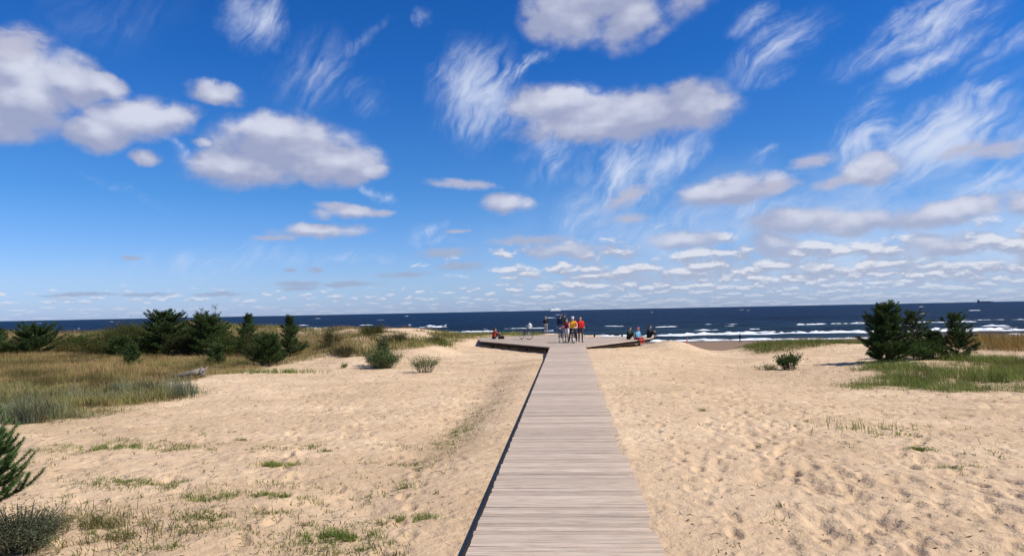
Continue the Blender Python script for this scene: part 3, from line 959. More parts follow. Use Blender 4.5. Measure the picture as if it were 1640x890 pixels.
ferry = tag(empty('ferry', (-166.0, 8700.0, SEA_Z), R_(36)), 'white passenger ferry far out on the horizon behind the walkers', 'ship')
hull_mesh(128, 22, 9, 'hull', M_WHITE, ferry)
mb = MB(); mb.box((-6, 0, 13.2), (96, 20, 8.4)); mb.build('superstructure', M_WHITE, ferry)
mb = MB(); mb.box((16, 0, 19.6), (40, 17, 4.4)); mb.box((-30, 0, 19.2), (22, 14, 3.6)); mb.build('upper_deck', M_WHITE, ferry)
mb = MB(); mb.box((30, 0, 23.4), (9, 16, 3.2)); mb.build('bridge', M_WHITE, ferry)
mb = MB(); mb.box((-24, 0, 24.5), (8, 6, 7)); mb.build('funnel', M_HULL, ferry)
mb = MB()
for z in (11.8, 14.6):
    for k in range(18): mb.box((-50 + k * 5.2, -10.02, z), (3.2, .2, 1.1))
mb.build('window_band', M_GLASS, ferry)

cargo = tag(empty('cargo_ship', (4350.0, 7900.0, SEA_Z), R_(-25)), 'dark cargo ship far away on the horizon at the right above the pines', 'ship')
ferry.scale = (1.3, 1.3, 1.3)
hull_mesh(150, 24, 8, 'hull', M_HULL, cargo)
mb = MB(); mb.box((-56, 0, 17), (18, 20, 18)); mb.build('bridge', M_HULL, cargo)
mb = MB(); mb.box((-62, 0, 29), (6, 6, 6)); mb.build('funnel', M_HULL, cargo)
mb = MB()
for k in range(5): mb.box((-34 + k * 19, 0, 10.4), (15, 17, 4.6))
mb.build('cargo_stack', M_HULL, cargo)
for x in (-20, 30):
    mb = MB(); mb.tube([(x, 0, 9), (x, 0, 25)], [1.0, .6], 6); mb.build('mast', M_HULL, cargo)

# ------------------------------------------------------------------ grass
def blades(px, py, h, w, cols, lean=0.35, wind=(-0.25, 0.1), two=True, z=None, curl=1.0, tipcol=None):
    """one numpy batch of grass blades; returns verts, tris, colours"""
    n = len(px)
    if z is None: z = land_z(px, py)
    a = RNG.uniform(0, 2 * math.pi, n)
    ln = lean * RNG.uniform(0.15, 1.3, n)
    dx = np.cos(a) * ln + wind[0] * RNG.uniform(.3, 1.2, n)
    dy = np.sin(a) * ln + wind[1] * RNG.uniform(.3, 1.2, n)
    b = RNG.uniform(0, math.pi, n)
    wx, wy = np.cos(b) * w / 2, np.sin(b) * w / 2
    z0 = z - 0.02
    if two:
        k = 0.55
        m_x, m_y, m_z = px + dx * h * k * 0.6, py + dy * h * k * 0.6, z0 + h * k
        V = np.stack([np.stack([px - wx, py - wy, z0], -1), np.stack([px + wx, py + wy, z0], -1),
                      np.stack([m_x - wx * .8, m_y - wy * .8, m_z], -1), np.stack([m_x + wx * .8, m_y + wy * .8, m_z], -1),
                      np.stack([px + dx * h * curl, py + dy * h * curl, z0 + h * (1 - 0.25 * np.hypot(dx, dy))], -1)], 1)
        base = (np.arange(n) * 5)[:, None]
        F = np.concatenate([base + np.array([[0, 1, 3]]), base + np.array([[0, 3, 2]]), base + np.array([[2, 3, 4]])], 0)
        nv = 5
    else:
        V = np.stack([np.stack([px - wx, py - wy, z0], -1), np.stack([px + wx, py + wy, z0], -1),
                      np.stack([px + dx * h, py + dy * h, z0 + h * (1 - 0.2 * np.hypot(dx, dy))], -1)], 1)
        F = (np.arange(n) * 3)[:, None] + np.array([[0, 1, 2]])
        nv = 3
    C = np.repeat(cols[:, None, :], nv, 1)
    if tipcol is not None:
        C = C.copy(); C[:, -1] = tipcol
    return V.reshape(-1, 3), F, C.reshape(-1, 3)


def pick(cols, weights, n, var=0.22, field=None):
    cols = np.array(cols); w = np.array(weights) / sum(weights)
    i = RNG.choice(len(cols), n, p=w)
    c = cols[i]
    return c * RNG.uniform(1 - var, 1 + var, (n, 1)) * RNG.uniform(.93, 1.07, (n, 3))


def join(parts):
    vs, fs, cs, o = [], [], [], 0
    for V, F, C in parts:
        vs.append(V); fs.append(F + o); cs.append(C); o += len(V)
    return np.vstack(vs), np.vstack(fs), np.vstack(cs)


def scatter(kind, x0, x1, y0, y1, n):
    x = RNG.uniform(x0, x1, n)
    y = np.exp(RNG.uniform(math.log(y0), math.log(y1), n))
    keep = (x > -0.98 * y - 2) & (x < 0.82 * y + 2)
    x, y = x[keep], y[keep]
    k = cover(x, y)[kind]
    # tussocks: blades crowd together
    tus = 0.35 + 0.9 * sstep(fbm(x / 0.45, y / 0.45, 171, 3), -0.25, 0.3)
    keep = RNG.uniform(0, 1, len(x)) < k * tus
    return x[keep], y[keep], sstep(k[keep], 0.05, 0.95)


def field(name, label, parts):
    V, F, C = join(parts)
    return tag(link(name, np_mesh(name, V, F, [M_LEAF], C)), label, kind='stuff')


GOLD = [(0.40, 0.29, 0.13), (0.34, 0.235, 0.105), (0.29, 0.22, 0.10), (0.235, 0.205, 0.075), (0.34, 0.19, 0.085)]
BLUEGREEN = [(0.20, 0.245, 0.185), (0.145, 0.20, 0.125), (0.275, 0.30, 0.245), (0.15, 0.165, 0.065), (0.26, 0.22, 0.10)]
OLIVE = [(0.185, 0.18, 0.055), (0.145, 0.16, 0.05), (0.255, 0.215, 0.08), (0.22, 0.165, 0.065)]
GREEN = [(0.12, 0.155, 0.042), (0.16, 0.185, 0.05), (0.085, 0.12, 0.04), (0.25, 0.24, 0.08), (0.24, 0.195, 0.075)]
RUSSET = [(0.34, 0.185, 0.075), (0.30, 0.20, 0.085), (0.25, 0.15, 0.065), (0.25, 0.215, 0.08)]

# dry golden meadow on the left
x, y, k = scatter('meadow', -62, -12, 22, 64, 420000)
n = len(x)
patch = sstep(fbm(x / 3.5, y / 3.5, 201, 4), -0.15, 0.25)[:, None]
dk = sstep(fbm(x / 1.5, y / 2.4, 203, 4), -0.05, 0.30)[:, None]
c = (pick(GOLD, [4, 4, 3, 3, 2], n) * (1 - 0.6 * patch) + pick(OLIVE, [3, 3, 3, 1], n) * 0.6 * patch) * (1.06 - .55 * dk)
nh = 0.62 + 0.9 * sstep(fbm(x / 2.0, y / 2.0, 211, 3), -0.4, 0.5)
field('meadow_grass', 'dry golden grass covering the flat ground left of the sand', [blades(x, y, RNG.uniform(.12, .34, n) * nh * (.4 + .6 * k), 0.016 + 0.0002 * y, c, 0.35, two=False)])
# blue-green lyme grass in front of it
x, y, k = scatter('marram', -34, -8, 12, 30, 300000)
n = len(x)
patch = (sstep(fbm(x / 1.6, y / 1.6, 221, 4) + 0.25 * sstep(y, 20, 25), -0.15, 0.45) * (0.25 + 0.75 * sstep(x, -19, -14)))[:, None]
dk = sstep(fbm(x / 0.9, y / 1.1, 223, 4), -0.05, 0.30)[:, None]
c = (pick(BLUEGREEN, [4, 3, 3, 3, 2], n) * patch + pick(OLIVE + GOLD[:2], [3, 3, 3, 2, 2, 1], n) * 1.1 * (1 - patch)) * (1.05 - .58 * dk)
hh = RNG.uniform(.25, .75, n) * (0.55 + 0.75 * patch[:, 0]) * (0.6 + 0.6 * sstep(fbm(x / 0.9, y / 0.9, 231, 3), -0.3, 0.4))
field('lyme_grass', 'tall blue-green beach grass at the near edge of the left meadow', [blades(x, y, hh * (.3 + .7 * k), 0.014, c, 0.45)])
# grass on the dunes left of the deck
x, y, k = scatter('dune', -75, -1, 36, 92, 380000)
n = len(x)
patch = sstep(fbm(x / 4.5, y / 4.5, 241, 4) + 0.25 * sstep(x, -22, -6), -0.1, 0.25)[:, None]
dk = sstep(fbm(x / 1.6, y / 2.2, 243, 4), -0.05, 0.3)[:, None]
grn = sstep(x, -16, -7)[:, None]
c = (pick(GOLD, [3, 4, 3, 3, 2], n) * 0.8 * (1 - patch) * (1 - .6 * grn) + pick(OLIVE, [4, 4, 3, 1], n) * (patch * (1 - grn) + .5 * grn) + pick(GREEN, [3, 3, 2, 3, 2], n) * .5 * grn * (.4 + .6 * patch) * 1.9) * (1.05 - .55 * dk)
field('dune_grass', 'olive and straw coloured grass on the dunes left of the deck', [blades(x, y, RNG.uniform(.18, .58, n) * (.4 + .6 * k), 0.024 + 0.00022 * y, c, 0.4, two=False)])
# green grass below the right-hand pines
x, y, k = scatter('green', 7, 40, 19, 41, 330000)
n = len(x)
patch = sstep(fbm(x / 2.0, y / 2.0, 251, 4), -0.2, 0.3)[:, None]
dk = sstep(fbm(x / 1.0, y / 1.3, 253, 4), -0.05, 0.3)[:, None]
c = (pick(GREEN, [4, 3, 4, 2, 1], n) * (1 - .6 * patch) + pick(GREEN, [1, 2, 1, 4, 3], n) * .6 * patch) * (1.35 - .6 * dk)
field('green_grass', 'fresh green grass spreading in front of the pines on the right', [blades(x, y, RNG.uniform(.16, .46, n) * (.35 + .65 * k) * (0.6 + .7 * sstep(fbm(x / 1.2, y / 1.2, 261, 3), -.4, .4)), 0.017, c, 0.45, two=False)])
# strip on the crest towards the beach
x, y, k = scatter('strip', 9, 42, 43, 62, 100000)
n = len(x)
field('crest_grass', 'low green grass along the sandy crest between deck and pines', [blades(x, y, RNG.uniform(.15, .42, n) * (.4 + .6 * k), 0.03, pick(OLIVE + GREEN[:3], [3, 3, 1, 1, 2, 3, 1], n), 0.4, two=False)])
x, y, k = scatter('russet', 18, 60, 35, 64, 150000)
n = len(x)
field('russet_grass', 'tall russet dry grass on the rise behind the right-hand pines', [blades(x, y, RNG.uniform(.3, .85, n), 0.026, pick(RUSSET, [4, 3, 2, 2], n), 0.35, two=False)])


# scattered sprigs over the open sand
def sprigs():
    n = 5200
    x = RNG.uniform(-14, 16, n); y = np.exp(RNG.uniform(math.log(6.5), math.log(48), n))
    f = fbm(x / 1.7, y / 1.7, 271, 4)
    left = (x < -1.5)
    dens = np.where(left, 0.10 + 0.9 * sstep(f, -0.02, 0.28) * sstep(20 - y, 0, 5), 0.04 + 0.16 * sstep(f, 0.1, 0.4))
    dens = dens + 1.2 * np.exp(-((x + 2.45) / 0.45) ** 2) * sstep(y, 9, 14) * sstep(30 - y, 0, 4)
    dens = dens + 1.0 * np.exp(-(((x - 6.3) / 1.0) ** 2 + ((y - 15.6) / 1.6) ** 2)) + 0.5 * np.exp(-(((x - 6.6) / 0.7) ** 2 + ((y - 12.9) / 1.0) ** 2))
    dens = dens + 0.7 * sstep(x, 9, 12) * sstep(y, 18, 22) * sstep(32 - y, 0, 4) + 0.5 * (np.exp(-(((x - 9.0) / 1.6) ** 2 + ((y - 32.5) / 1.6) ** 2)))
    cvr = cover(x, y)
    tot = sum(cvr.values())
    k = (RNG.uniform(0, 1, n) < dens * 0.75) & (np.abs(x) > 1.35) & (tot < 0.5)
    x, y = x[k], y[k]
    px, py, hh = [], [], []
    for a, b in zip(x, y):
        m = int(RNG.integers(4, 16))
        s = RNG.uniform(0.02, 0.10)
        px.append(a + RNG.normal(0, s, m)); py.append(b + RNG.normal(0, s, m)); hh.append(RNG.uniform(0.03, 0.11, m) * RNG.uniform(.6, 1.3))
    # low weedy patches, thickest towards the bottom left of the open sand
    for i in range(150):
        b = math.exp(random.uniform(math.log(7.3), math.log(15.5))); a = random.uniform(-0.66 * b, -0.21 * b)
        if float(fbm(np.array([a / 1.5]), np.array([b / 1.1]), 277, 3)[0]) < -0.02: continue
        m = random.randint(25, 75); s = random.uniform(.05, .17)
        px.append(a + RNG.normal(0, s * 1.5, m)); py.append(b + RNG.normal(0, s * .8, m)); hh.append(RNG.uniform(.03, .11, m))
    px, py, hh = np.concatenate(px), np.concatenate(py), np.concatenate(hh)
    n = len(px)
    c = pick([(0.17, 0.20, 0.055), (0.23, 0.225, 0.08), (0.27, 0.20, 0.10), (0.12, 0.145, 0.04)], [3, 3, 2, 3], n)
    field('sparse_grass', 'sparse sprigs of grass and weeds dotting the open sand', [blades(px, py, hh, 0.014, c, 1.0)])


sprigs()

M_DEBRIS = plain('dead_plant_scraps', (0.11, 0.08, 0.05), 0.9, 0.2, 0.4, 20.0)


def scraps():
    mb = MB()
    for i in range(1500):  # real scraps, count raised to add dark specks in place of footprint shade
        yy = math.exp(random.uniform(math.log(7), math.log(40)))
        xx = random.uniform(-0.8 * yy, 0.66 * yy)
        if abs(xx) < 1.4 or float(sum(cover(np.array([xx]), np.array([yy])).values())[0]) > .4: continue
        z = float(land_z(np.array([xx]), np.array([yy]))[0])
        a = random.uniform(0, math.pi); L = random.uniform(.012, .05) * (1 if random.random() < .93 else 2.2)
        mb.tube([(xx - math.cos(a) * L, yy - math.sin(a) * L, z + .004), (xx, yy, z + random.uniform(.008, .02)), (xx + math.cos(a + .4) * L, yy + math.sin(a + .4) * L, z + .003)],
                [.002, random.uniform(.003, .008), .002], 4)
    tag(mb.build('plant_debris', M_DEBRIS), 'small dark twigs and scraps lying on the sand', kind='stuff')


scraps()


def tuft(name, label, cat, x, y, rx, ry, n, h, cols, wts, group=None, lean=.7, w=.009):
    n = int(n * 2.2)
    px = RNG.normal(0, rx * .5, n); py = RNG.normal(0, ry * .5, n)
    clump = fbm((px + x) / .13, (py + y) / .13, 281, 2)
    k = clump > -0.02
    px, py = px[k], py[k]
    n = len(px)
    z0 = float(land_z(np.array([x]), np.array([y]))[0])
    zz = land_z(px + x, py + y) - z0
    V, F, C = blades(px, py, RNG.uniform(.3, 1, n) * h, w, pick(cols, wts, n), lean, z=zz)
    o = empty(name, (x, y, z0))
    link('blades', np_mesh('blades', V, F, [M_LEAF], C), o)['kind'] = 'stuff'
    return tag(o, label, cat, group)


TG = [(0.16, 0.225, 0.042), (0.21, 0.265, 0.055), (0.25, 0.235, 0.08), (0.11, 0.14, 0.035)]
TW = [3, 3, 2, 2]
tuft('grass_tuft', 'wide bright green grass patch alone on pale sand below the blue-green beach grass', 'grass tuft', -9.3, 14.5, 1.3, .30, 900, .13, TG, TW)
tuft('grass_tuft', 'thin faded grass patch between the near pine and the wide bright green patch', 'grass tuft', -10.6, 13.9, .9, .3, 260, .10, TG, [1, 2, 4, 2])
tuft('grass_tuft', 'yellow-green grass patch in the middle of the left sand', 'grass tuft', -5.15, 12.7, .40, .22, 420, .15, TG, [2, 4, 3, 1])
tuft('grass_tuft', 'dark green grass patch at the bottom edge of the sand near the boardwalk', 'grass tuft', -2.75, 8.75, .55, .26, 800, .15, TG, [3, 2, 1, 4])
tuft('grass_tuft', 'small upright grass tuft closest to the left edge of the boardwalk', 'grass tuft', -2.5, 11.2, .16, .10, 130, .20, TG, [3, 2, 1, 3])
tuft('grass_tuft', 'low straggling grass patch beside the boardwalk just above the bottom patch', 'grass tuft', -2.05, 9.6, .42, .16, 260, .12, TG, TW)
tuft('grass_tuft', 'long ragged patch of browning grass left of centre on the sand', 'grass tuft', -7.25, 11.3, 1.0, .3, 620, .11, TG, [2, 1, 4, 4])
tuft('grass_tuft', 'broken grass patch lying right of the long browning patch', 'grass tuft', -5.3, 10.5, .7, .3, 460, .12, TG, [2, 2, 3, 3])
tuft('grass_tuft', 'clumpy olive grass patch halfway between the browning patch and the boardwalk', 'grass tuft', -4.25, 10.5, .55, .22, 380, .12, TG, [2, 2, 3, 3])
tuft('grass_tuft', 'small dense green clump near the bottom left grey-green bush', 'grass tuft', -5.75, 8.7, .22, .12, 260, .12, TG, [4, 2, 1, 2])
tuft('grass_tuft', 'low grass running along the trough beside the boardwalk', 'grass tuft', -2.45, 16.2, .5, 3.2, 1100, .10, TG, [1, 2, 4, 3])
tuft('grass_tuft', 'upright yellowing grass sprigs standing in the sand right of the boardwalk', 'grass tuft', 6.2, 15.7, 1.0, .8, 170, .27, TG, [1, 2, 4, 2], lean=.3, w=.012)
tuft('grass_tuft', 'small green clump on the right sand below the yellowing sprigs', 'grass tuft', 6.25, 13.4, .25, .12, 160, .10, TG, [3, 1, 1, 4])
tuft('grass_tuft', 'flat grass clump on the right sand, lowest of the clumps under the sprigs', 'grass tuft', 6.2, 12.0, .45, .16, 200, .09, TG, [2, 2, 2, 3])
tuft('grass_tuft', 'lone tiny green sprig on smooth sand right of the boardwalk', 'grass tuft', 3.35, 18.0, .12, .08, 50, .16, TG, [3, 1, 1, 3])
tuft('grass_tuft', 'green grass streak on the sand right of of the driftwood log', 'grass tuft', -13.2, 31.6, 2.0, .5, 900, .3, TG, [2, 3, 3, 3], lean=.5, w=.016)

# ------------------------------------------------------------------ trees and bushes
def needles(P, D, n, L, w, cols, spread=0.75):
    """n needles round each point P pointing roughly along D"""
    P = np.repeat(np.asarray(P), n, 0); D = np.repeat(np.asarray(D), n, 0)
    k = len(P)
    rv = RNG.normal(0, 1, (k, 3)); rv /= np.linalg.norm(rv, axis=1)[:, None]
    d = D * RNG.uniform(.3, 1.0, (k, 1)) + rv * spread
    d /= np.linalg.norm(d, axis=1)[:, None]
    s = np.cross(d, RNG.normal(0, 1, (k, 3))); s /= np.linalg.norm(s, axis=1)[:, None] + 1e-9
    l = L * RNG.uniform(.7, 1.25, (k, 1))
    s = s * (w / 2)
    V = np.stack([P - s, P + s, P + d * l], 1).reshape(-1, 3)
    F = (np.arange(k) * 3)[:, None] + np.array([[0, 1, 2]])
    c = np.repeat(cols, n, 0) * RNG.uniform(.75, 1.25, (k, 1))
    return V, F, np.repeat(c, 3, 0)


def leaves(P, L, w, cols):
    """small four-cornered leaves at the points P"""
    k = len(P)
    d = RNG.normal(0, 1, (k, 3)); d[:, 2] = np.abs(d[:, 2]) * .6 + .1; d /= np.linalg.norm(d, axis=1)[:, None]
    s = np.cross(d, RNG.normal(0, 1, (k, 3))); s /= np.linalg.norm(s, axis=1)[:, None] + 1e-9
    l = L * RNG.uniform(.6, 1.3, (k, 1))
    s = s * w / 2 * RNG.uniform(.7, 1.2, (k, 1))
    V = np.stack([P, P + d * l * .5 - s, P + d * l, P + d * l * .5 + s], 1).reshape(-1, 3)
    b = (np.arange(k) * 4)[:, None]
    F = np.concatenate([b + np.array([[0, 1, 2]]), b + np.array([[0, 2, 3]])], 0)
    return V, F, np.repeat(cols, 4, 0)


def ground(x, y):
    return float(land_z(np.array([float(x)]), np.array([float(y)]), False)[0])


def pine(label, x, y, h, r, seed, dens=1.0, col=(0.050, 0.085, 0.034), bare=0.06, spire=0.8, needle=(0.095, 0.019), group=None, name='pine_tree', wild=0.25, cat='pine tree'):
    rnd = random.Random(seed)
    t = tag(empty(name, (x, y, ground(x, y) - 0.05)), label, cat, group)
    trunk = MB()
    lean = (rnd.uniform(-.06, .06), rnd.uniform(-.06, .06))
    pt = lambda z: Vector((lean[0] * z + .03 * math.sin(z * 2 + seed), lean[1] * z + .03 * math.cos(z * 1.7 + seed), z))
    trunk.tube([pt(h * k / 8) for k in range(9)], [0.035 * h / 2.5 * (1 - k / 8.6) + .006 for k in range(9)], 7)
    SP, SD = [], []
    z = bare * h + .05
    while z < h * .97:
        u = z / h
        L0 = r * (max(0.0, 1 - u) ** spire) * (0.80 + 0.20 * min(1, u / .15)) + 0.05
        nb = rnd.randint(5, 7)
        a0 = rnd.uniform(0, 6.28)
        for k in range(nb):
            a = a0 + 6.283 * k / nb + rnd.uniform(-.35, .35)
            L = L0 * rnd.uniform(1 - wild * 2.0, 1 + wild * .6)
            rise = rnd.uniform(-.12, .35) + .45 * u
            p0 = pt(z)
            dirv = Vector((math.cos(a), math.sin(a), rise)).normalized()
            pts = [p0 + dirv * (L * q) + Vector((0, 0, .20 * L * q * q)) for q in (0, .35, .7, 1)]
            trunk.tube(pts, [.014 * h / 2.5, .010, .007, .004], 4)
            # side shoots
            ns = max(3, int(L / .085 * dens))
            for i in range(ns):
                q = .22 + .78 * (i + rnd.random()) / ns
                p = p0 + dirv * (L * q) + Vector((0, 0, .20 * L * q * q))
                sa = rnd.uniform(-1.3, 1.3)
                sd = (Matrix.Rotation(sa, 3, 'Z') @ dirv + Vector((0, 0, rnd.uniform(-.1, .7)))).normalized()
                sl = (rnd.uniform(.10, .26) + .28 * L * (1 - q)) * rnd.uniform(.6, 1.1)
                for s in (.15, .4, .7, 1.0):
                    SP.append(p + sd * sl * s + Vector((0, 0, .12 * sl * s * s))); SD.append(sd)
                if sl > .2:
                    s2 = (Matrix.Rotation(rnd.choice((-.9, .9)), 3, 'Z') @ sd + Vector((0, 0, rnd.uniform(-.2, .6)))).normalized()
                    for s in (.5, 1.0):
                        SP.append(p + sd * sl * .6 + s2 * sl * .6 * s); SD.append(s2)
            SP.append(pts[-1] + dirv * .06); SD.append((dirv + Vector((0, 0, .5))).normalized())
        z += rnd.uniform(.12, .20) * (h / 2.6) ** .5
    top = pt(h)
    for k in range(5):
        SP.append(pt(h * (.9 + .025 * k))); SD.append(Vector((0, 0, 1)))
    P = np.array([tuple(p) for p in SP]); D = np.array([tuple(p) for p in SD])
    n = len(P)
    cl = fbm(P[:, 0] * 2.6 + seed, P[:, 2] * 2.6 + P[:, 1], seed, 2)
    c = np.array(col)[None, :] * (1 + 0.8 * cl)[:, None] * RNG.uniform(.75, 1.3, (n, 1))
    young = RNG.uniform(0, 1, n) < .16
    c[young] = c[young] * np.array([1.5, 1.45, 1.1])
    V, F, C = needles(P, D, int(9 * dens) + 3, needle[0], needle[1], c, .85)
    trunk.build('trunk', M_BARK, t)
    link('crown', np_mesh('crown', V, F, [M_NEEDLE], C), t)
    return t


def bush(label, x, y, h, r, seed, cols, wts, nstem=26, nleaf=2600, leaf=(.07, .034), up=.6, name='bush', cat='bush', stem_part='stems', flat=1.0, group=None, lean=(0, 0)):
    rnd = random.Random(seed)
    t = tag(empty(name, (x, y, ground(x, y) - 0.04)), label, cat, group)
    st = MB()
    P = []
    per = max(6, int(nleaf * 1.4) // nstem)
    for i in range(nstem):
        a = rnd.uniform(0, 6.283)
        rr = r * math.sqrt(rnd.random())
        hh = h * rnd.uniform(.55, 1.0) * (1 - .45 * (rr / r) ** 2 * flat)
        b0 = Vector((math.cos(a) * rr * .35, math.sin(a) * rr * .35, 0))
        tip = Vector((math.cos(a) * rr + lean[0] * hh, math.sin(a) * rr + lean[1] * hh, hh))
        mid = (b0 + tip) / 2 + Vector((math.cos(a) * -rr * .12 * up, math.sin(a) * -rr * .12 * up, hh * .10))
        st.tube([b0, mid, tip], [.010, .007, .003], 4)
        side = [(mid + Vector((rnd.gauss(0, .16 * r), rnd.gauss(0, .16 * r), rnd.uniform(0, .25 * hh)))) for _ in range(3)]
        for s in side: st.tube([mid * .8 + b0 * .2, s], [.005, .002], 3)
        for k in range(per):
            q = rnd.random() ** .7
            if rnd.random() < .55:
                c = b0.lerp(mid, min(1, q * 2)) if q < .5 else mid.lerp(tip, q * 2 - 1)
                sp = .07 * r + .03
            else:
                s = rnd.choice(side); c = mid.lerp(s, rnd.random()); sp = .06 * r + .03
            P.append((c.x + rnd.gauss(0, sp), c.y + rnd.gauss(0, sp), max(.02, c.z + rnd.gauss(0, sp))))
    P = np.array(P)
    n = len(P)
    cl = 1 + .7 * fbm(P[:, 0] * 3 + seed, P[:, 2] * 3 + P[:, 1], seed, 2)
    V, F, C = leaves(P, leaf[0] * 1.25, leaf[1] * 1.35, pick(cols, wts, n) * cl[:, None])
    st.build(stem_part, M_TWIG, t)
    link('leaves', np_mesh('leaves', V, F, [M_LEAF], C), t)
    return t


DARK = (0.050, 0.082, 0.027)
# right-hand group
pine('broad dense dark green pine, biggest of the group on the right dune', 14.85, 34.9, 2.55, 1.32, 11, 1.5, DARK, .0, .50, group='pines on the right dune')
pine('loose thin pine growing just behind the broad dense pine', 17.3, 37.6, 2.2, 1.25, 12, .8, (0.07, 0.09, 0.032), .05, .55, wild=.4, group='pines on the right dune')
pine('small dark pine with a gap in its crown, nearest the russet grass', 18.5, 35.9, 2.1, 1.0, 17, 1.05, DARK, .02, .6, wild=.4, group='pines on the right dune')
pine('low lopsided pine leaning against the left side of the gapped pine', 17.35, 35.6, 1.25, .6, 14, 1.0, DARK, .03, .6, wild=.35, group='pines on the right dune')
bush('bright green leafy bush at the right foot of the broad dense pine', 16.6, 35.2, 1.2, .9, 15, [(0.06, 0.11, 0.03), (0.09, 0.14, 0.04), (0.05, 0.08, 0.03)], [3, 2, 2], 26, 2000)
bush('yellowish bush half hidden behind the loose thin pine', 18.0, 38.9, 1.0, 1.2, 16, OLIVE, [3, 3, 2, 1], 22, 1400)
bush('small leafy rose bush alone on the sand left of the right-hand pines', 9.95, 33.4, .92, .62, 21, [(0.07, 0.12, 0.04), (0.10, 0.15, 0.05), (0.05, 0.085, 0.03)], [3, 3, 2], 22, 1300, (.07, .04), flat=.35, name='rose_bush')
bush('faint brownish low scrub on the sand at the left of the small rose bush', 8.95, 33.2, .34, .7, 22, [(0.19, 0.17, 0.08), (0.15, 0.15, 0.06)], [2, 2], 18, 420, (.06, .02), name='scrub', cat='scrub')

# left-hand group
pine('tallest wide pine at the left of the dense pine clump', -27.1, 46.8, 2.7, 2.05, 31, 1.15, DARK, .02, .42, group='pines of the left clump')
pine('dense pine in the middle of the left clump, right of the tallest', -23.4, 45.5, 2.4, 1.7, 32, 1.15, DARK, .02, .42, group='pines of the left clump')
pine('pine with a slim pointed top at the right end of the dense clump', -21.3, 46.5, 2.65, 1.15, 33, .95, DARK, .02, .95, group='pines of the left clump')
pine('dark pine filling the back of the dense clump', -25.2, 48.6, 2.6, 1.9, 34, 1.0, (0.06, 0.085, 0.028), .02, .45, group='pines of the left clump')
pine('young green pine standing alone in golden grass in front of the dense clump', -19.35, 38.4, 1.05, .62, 35, 1.0, (0.065, 0.10, 0.036), .02, .6)
pine('tiny dark upright pine in the golden meadow left of the dense clump', -23.9, 37.9, 1.12, .42, 36, .9, DARK, .02, .55)
pine('low round dark pine between the olive thicket and the tiny upright pine', -28.3, 43.5, 1.15, .85, 37, .9, DARK, .02, .45)
pine('pine with a tall spire beside the bare dune slope', -16.6, 42.0, 2.35, .95, 38, 1.0, DARK, .02, .9, wild=.4)
pine('bushy low pine at the edge of the sand, left foot of the spire pine', -15.95, 37.4, 1.6, 1.05, 39, 1.1, DARK, .02, .45, wild=.3)
pine('wide dark round pine in the far left of the meadow', -39.6, 50.8, 1.75, 2.1, 40, 1.15, DARK, .02, .38)
pine('dark pine cut by the left edge of the view', -44.3, 52.5, 1.75, 1.3, 41, 1.0, DARK, .02, .45)
bush('yellow-green bush between the two dark pines at the far left', -42.0, 53.0, 1.6, 1.0, 42, [(0.11, 0.12, 0.03), (0.075, 0.09, 0.026)], [3, 2], 26, 3000, (.07, .035))
bush('broad olive thicket left of the dense pine clump', -34.2, 52.0, 2.15, 2.3, 43, [(0.062, 0.072, 0.018), (0.08, 0.08, 0.02), (0.042, 0.055, 0.015)], [3, 2, 2], 60, 9000, (.07, .03))
bush('yellowing thicket touching the left side of the dense pine clump', -30.6, 52.5, 1.9, 2.0, 44, [(0.12, 0.10, 0.024), (0.085, 0.085, 0.024), (0.15, 0.115, 0.035)], [3, 2, 2], 56, 8000, (.07, .03))
bush('small ochre bush below the bare sand spot on the left ridge', -36.0, 49.5, 1.1, 1.0, 45, [(0.14, 0.115, 0.035), (0.10, 0.09, 0.028)], [3, 2], 26, 2800, (.06, .028))
bush('leafy bush between the pointed pine and the spire pine', -18.9, 43.8, 1.6, .95, 46, [(0.07, 0.08, 0.026), (0.09, 0.09, 0.032), (0.05, 0.062, 0.02)], [3, 2, 2], 36, 4200, (.06, .03))
bush('tawny bush on the dune right beside the spire pine', -14.6, 43.6, 1.3, .8, 47, [(0.12, 0.09, 0.04), (0.08, 0.08, 0.03)], [2, 2], 26, 2200, (.05, .024))
bush('low green willow with one tall dark sprig at the foot of the bare sand bank', -8.75, 33.6, 1.05, 1.15, 48, [(0.095, 0.135, 0.05), (0.13, 0.165, 0.065), (0.065, 0.095, 0.035)], [3, 2, 2], 60, 6000, (.055, .024), flat=.6, name='willow_shrub')
bush('dark twiggy sapling rising behind the low green willow', -9.0, 34.6, 1.75, .5, 49, [(0.06, 0.08, 0.035), (0.09, 0.10, 0.04)], [2, 1], 14, 1000, (.07, .035), flat=.2, name='sapling', cat='sapling')
bush('small green shrub with upright bare twigs on the sand nearest the boardwalk', -6.2, 31.0, .80, .85, 50, [(0.115, 0.15, 0.055), (0.15, 0.18, 0.075)], [2, 2], 34, 1300, (.045, .02), flat=.25, name='willow_shrub')
bush('tiny leafy sprout on the sand left of the low green willow', -10.7, 34.0, .30, .22, 51, [(0.11, 0.15, 0.05)], [1], 8, 130, (.055, .03), name='sprout', cat='sprout')


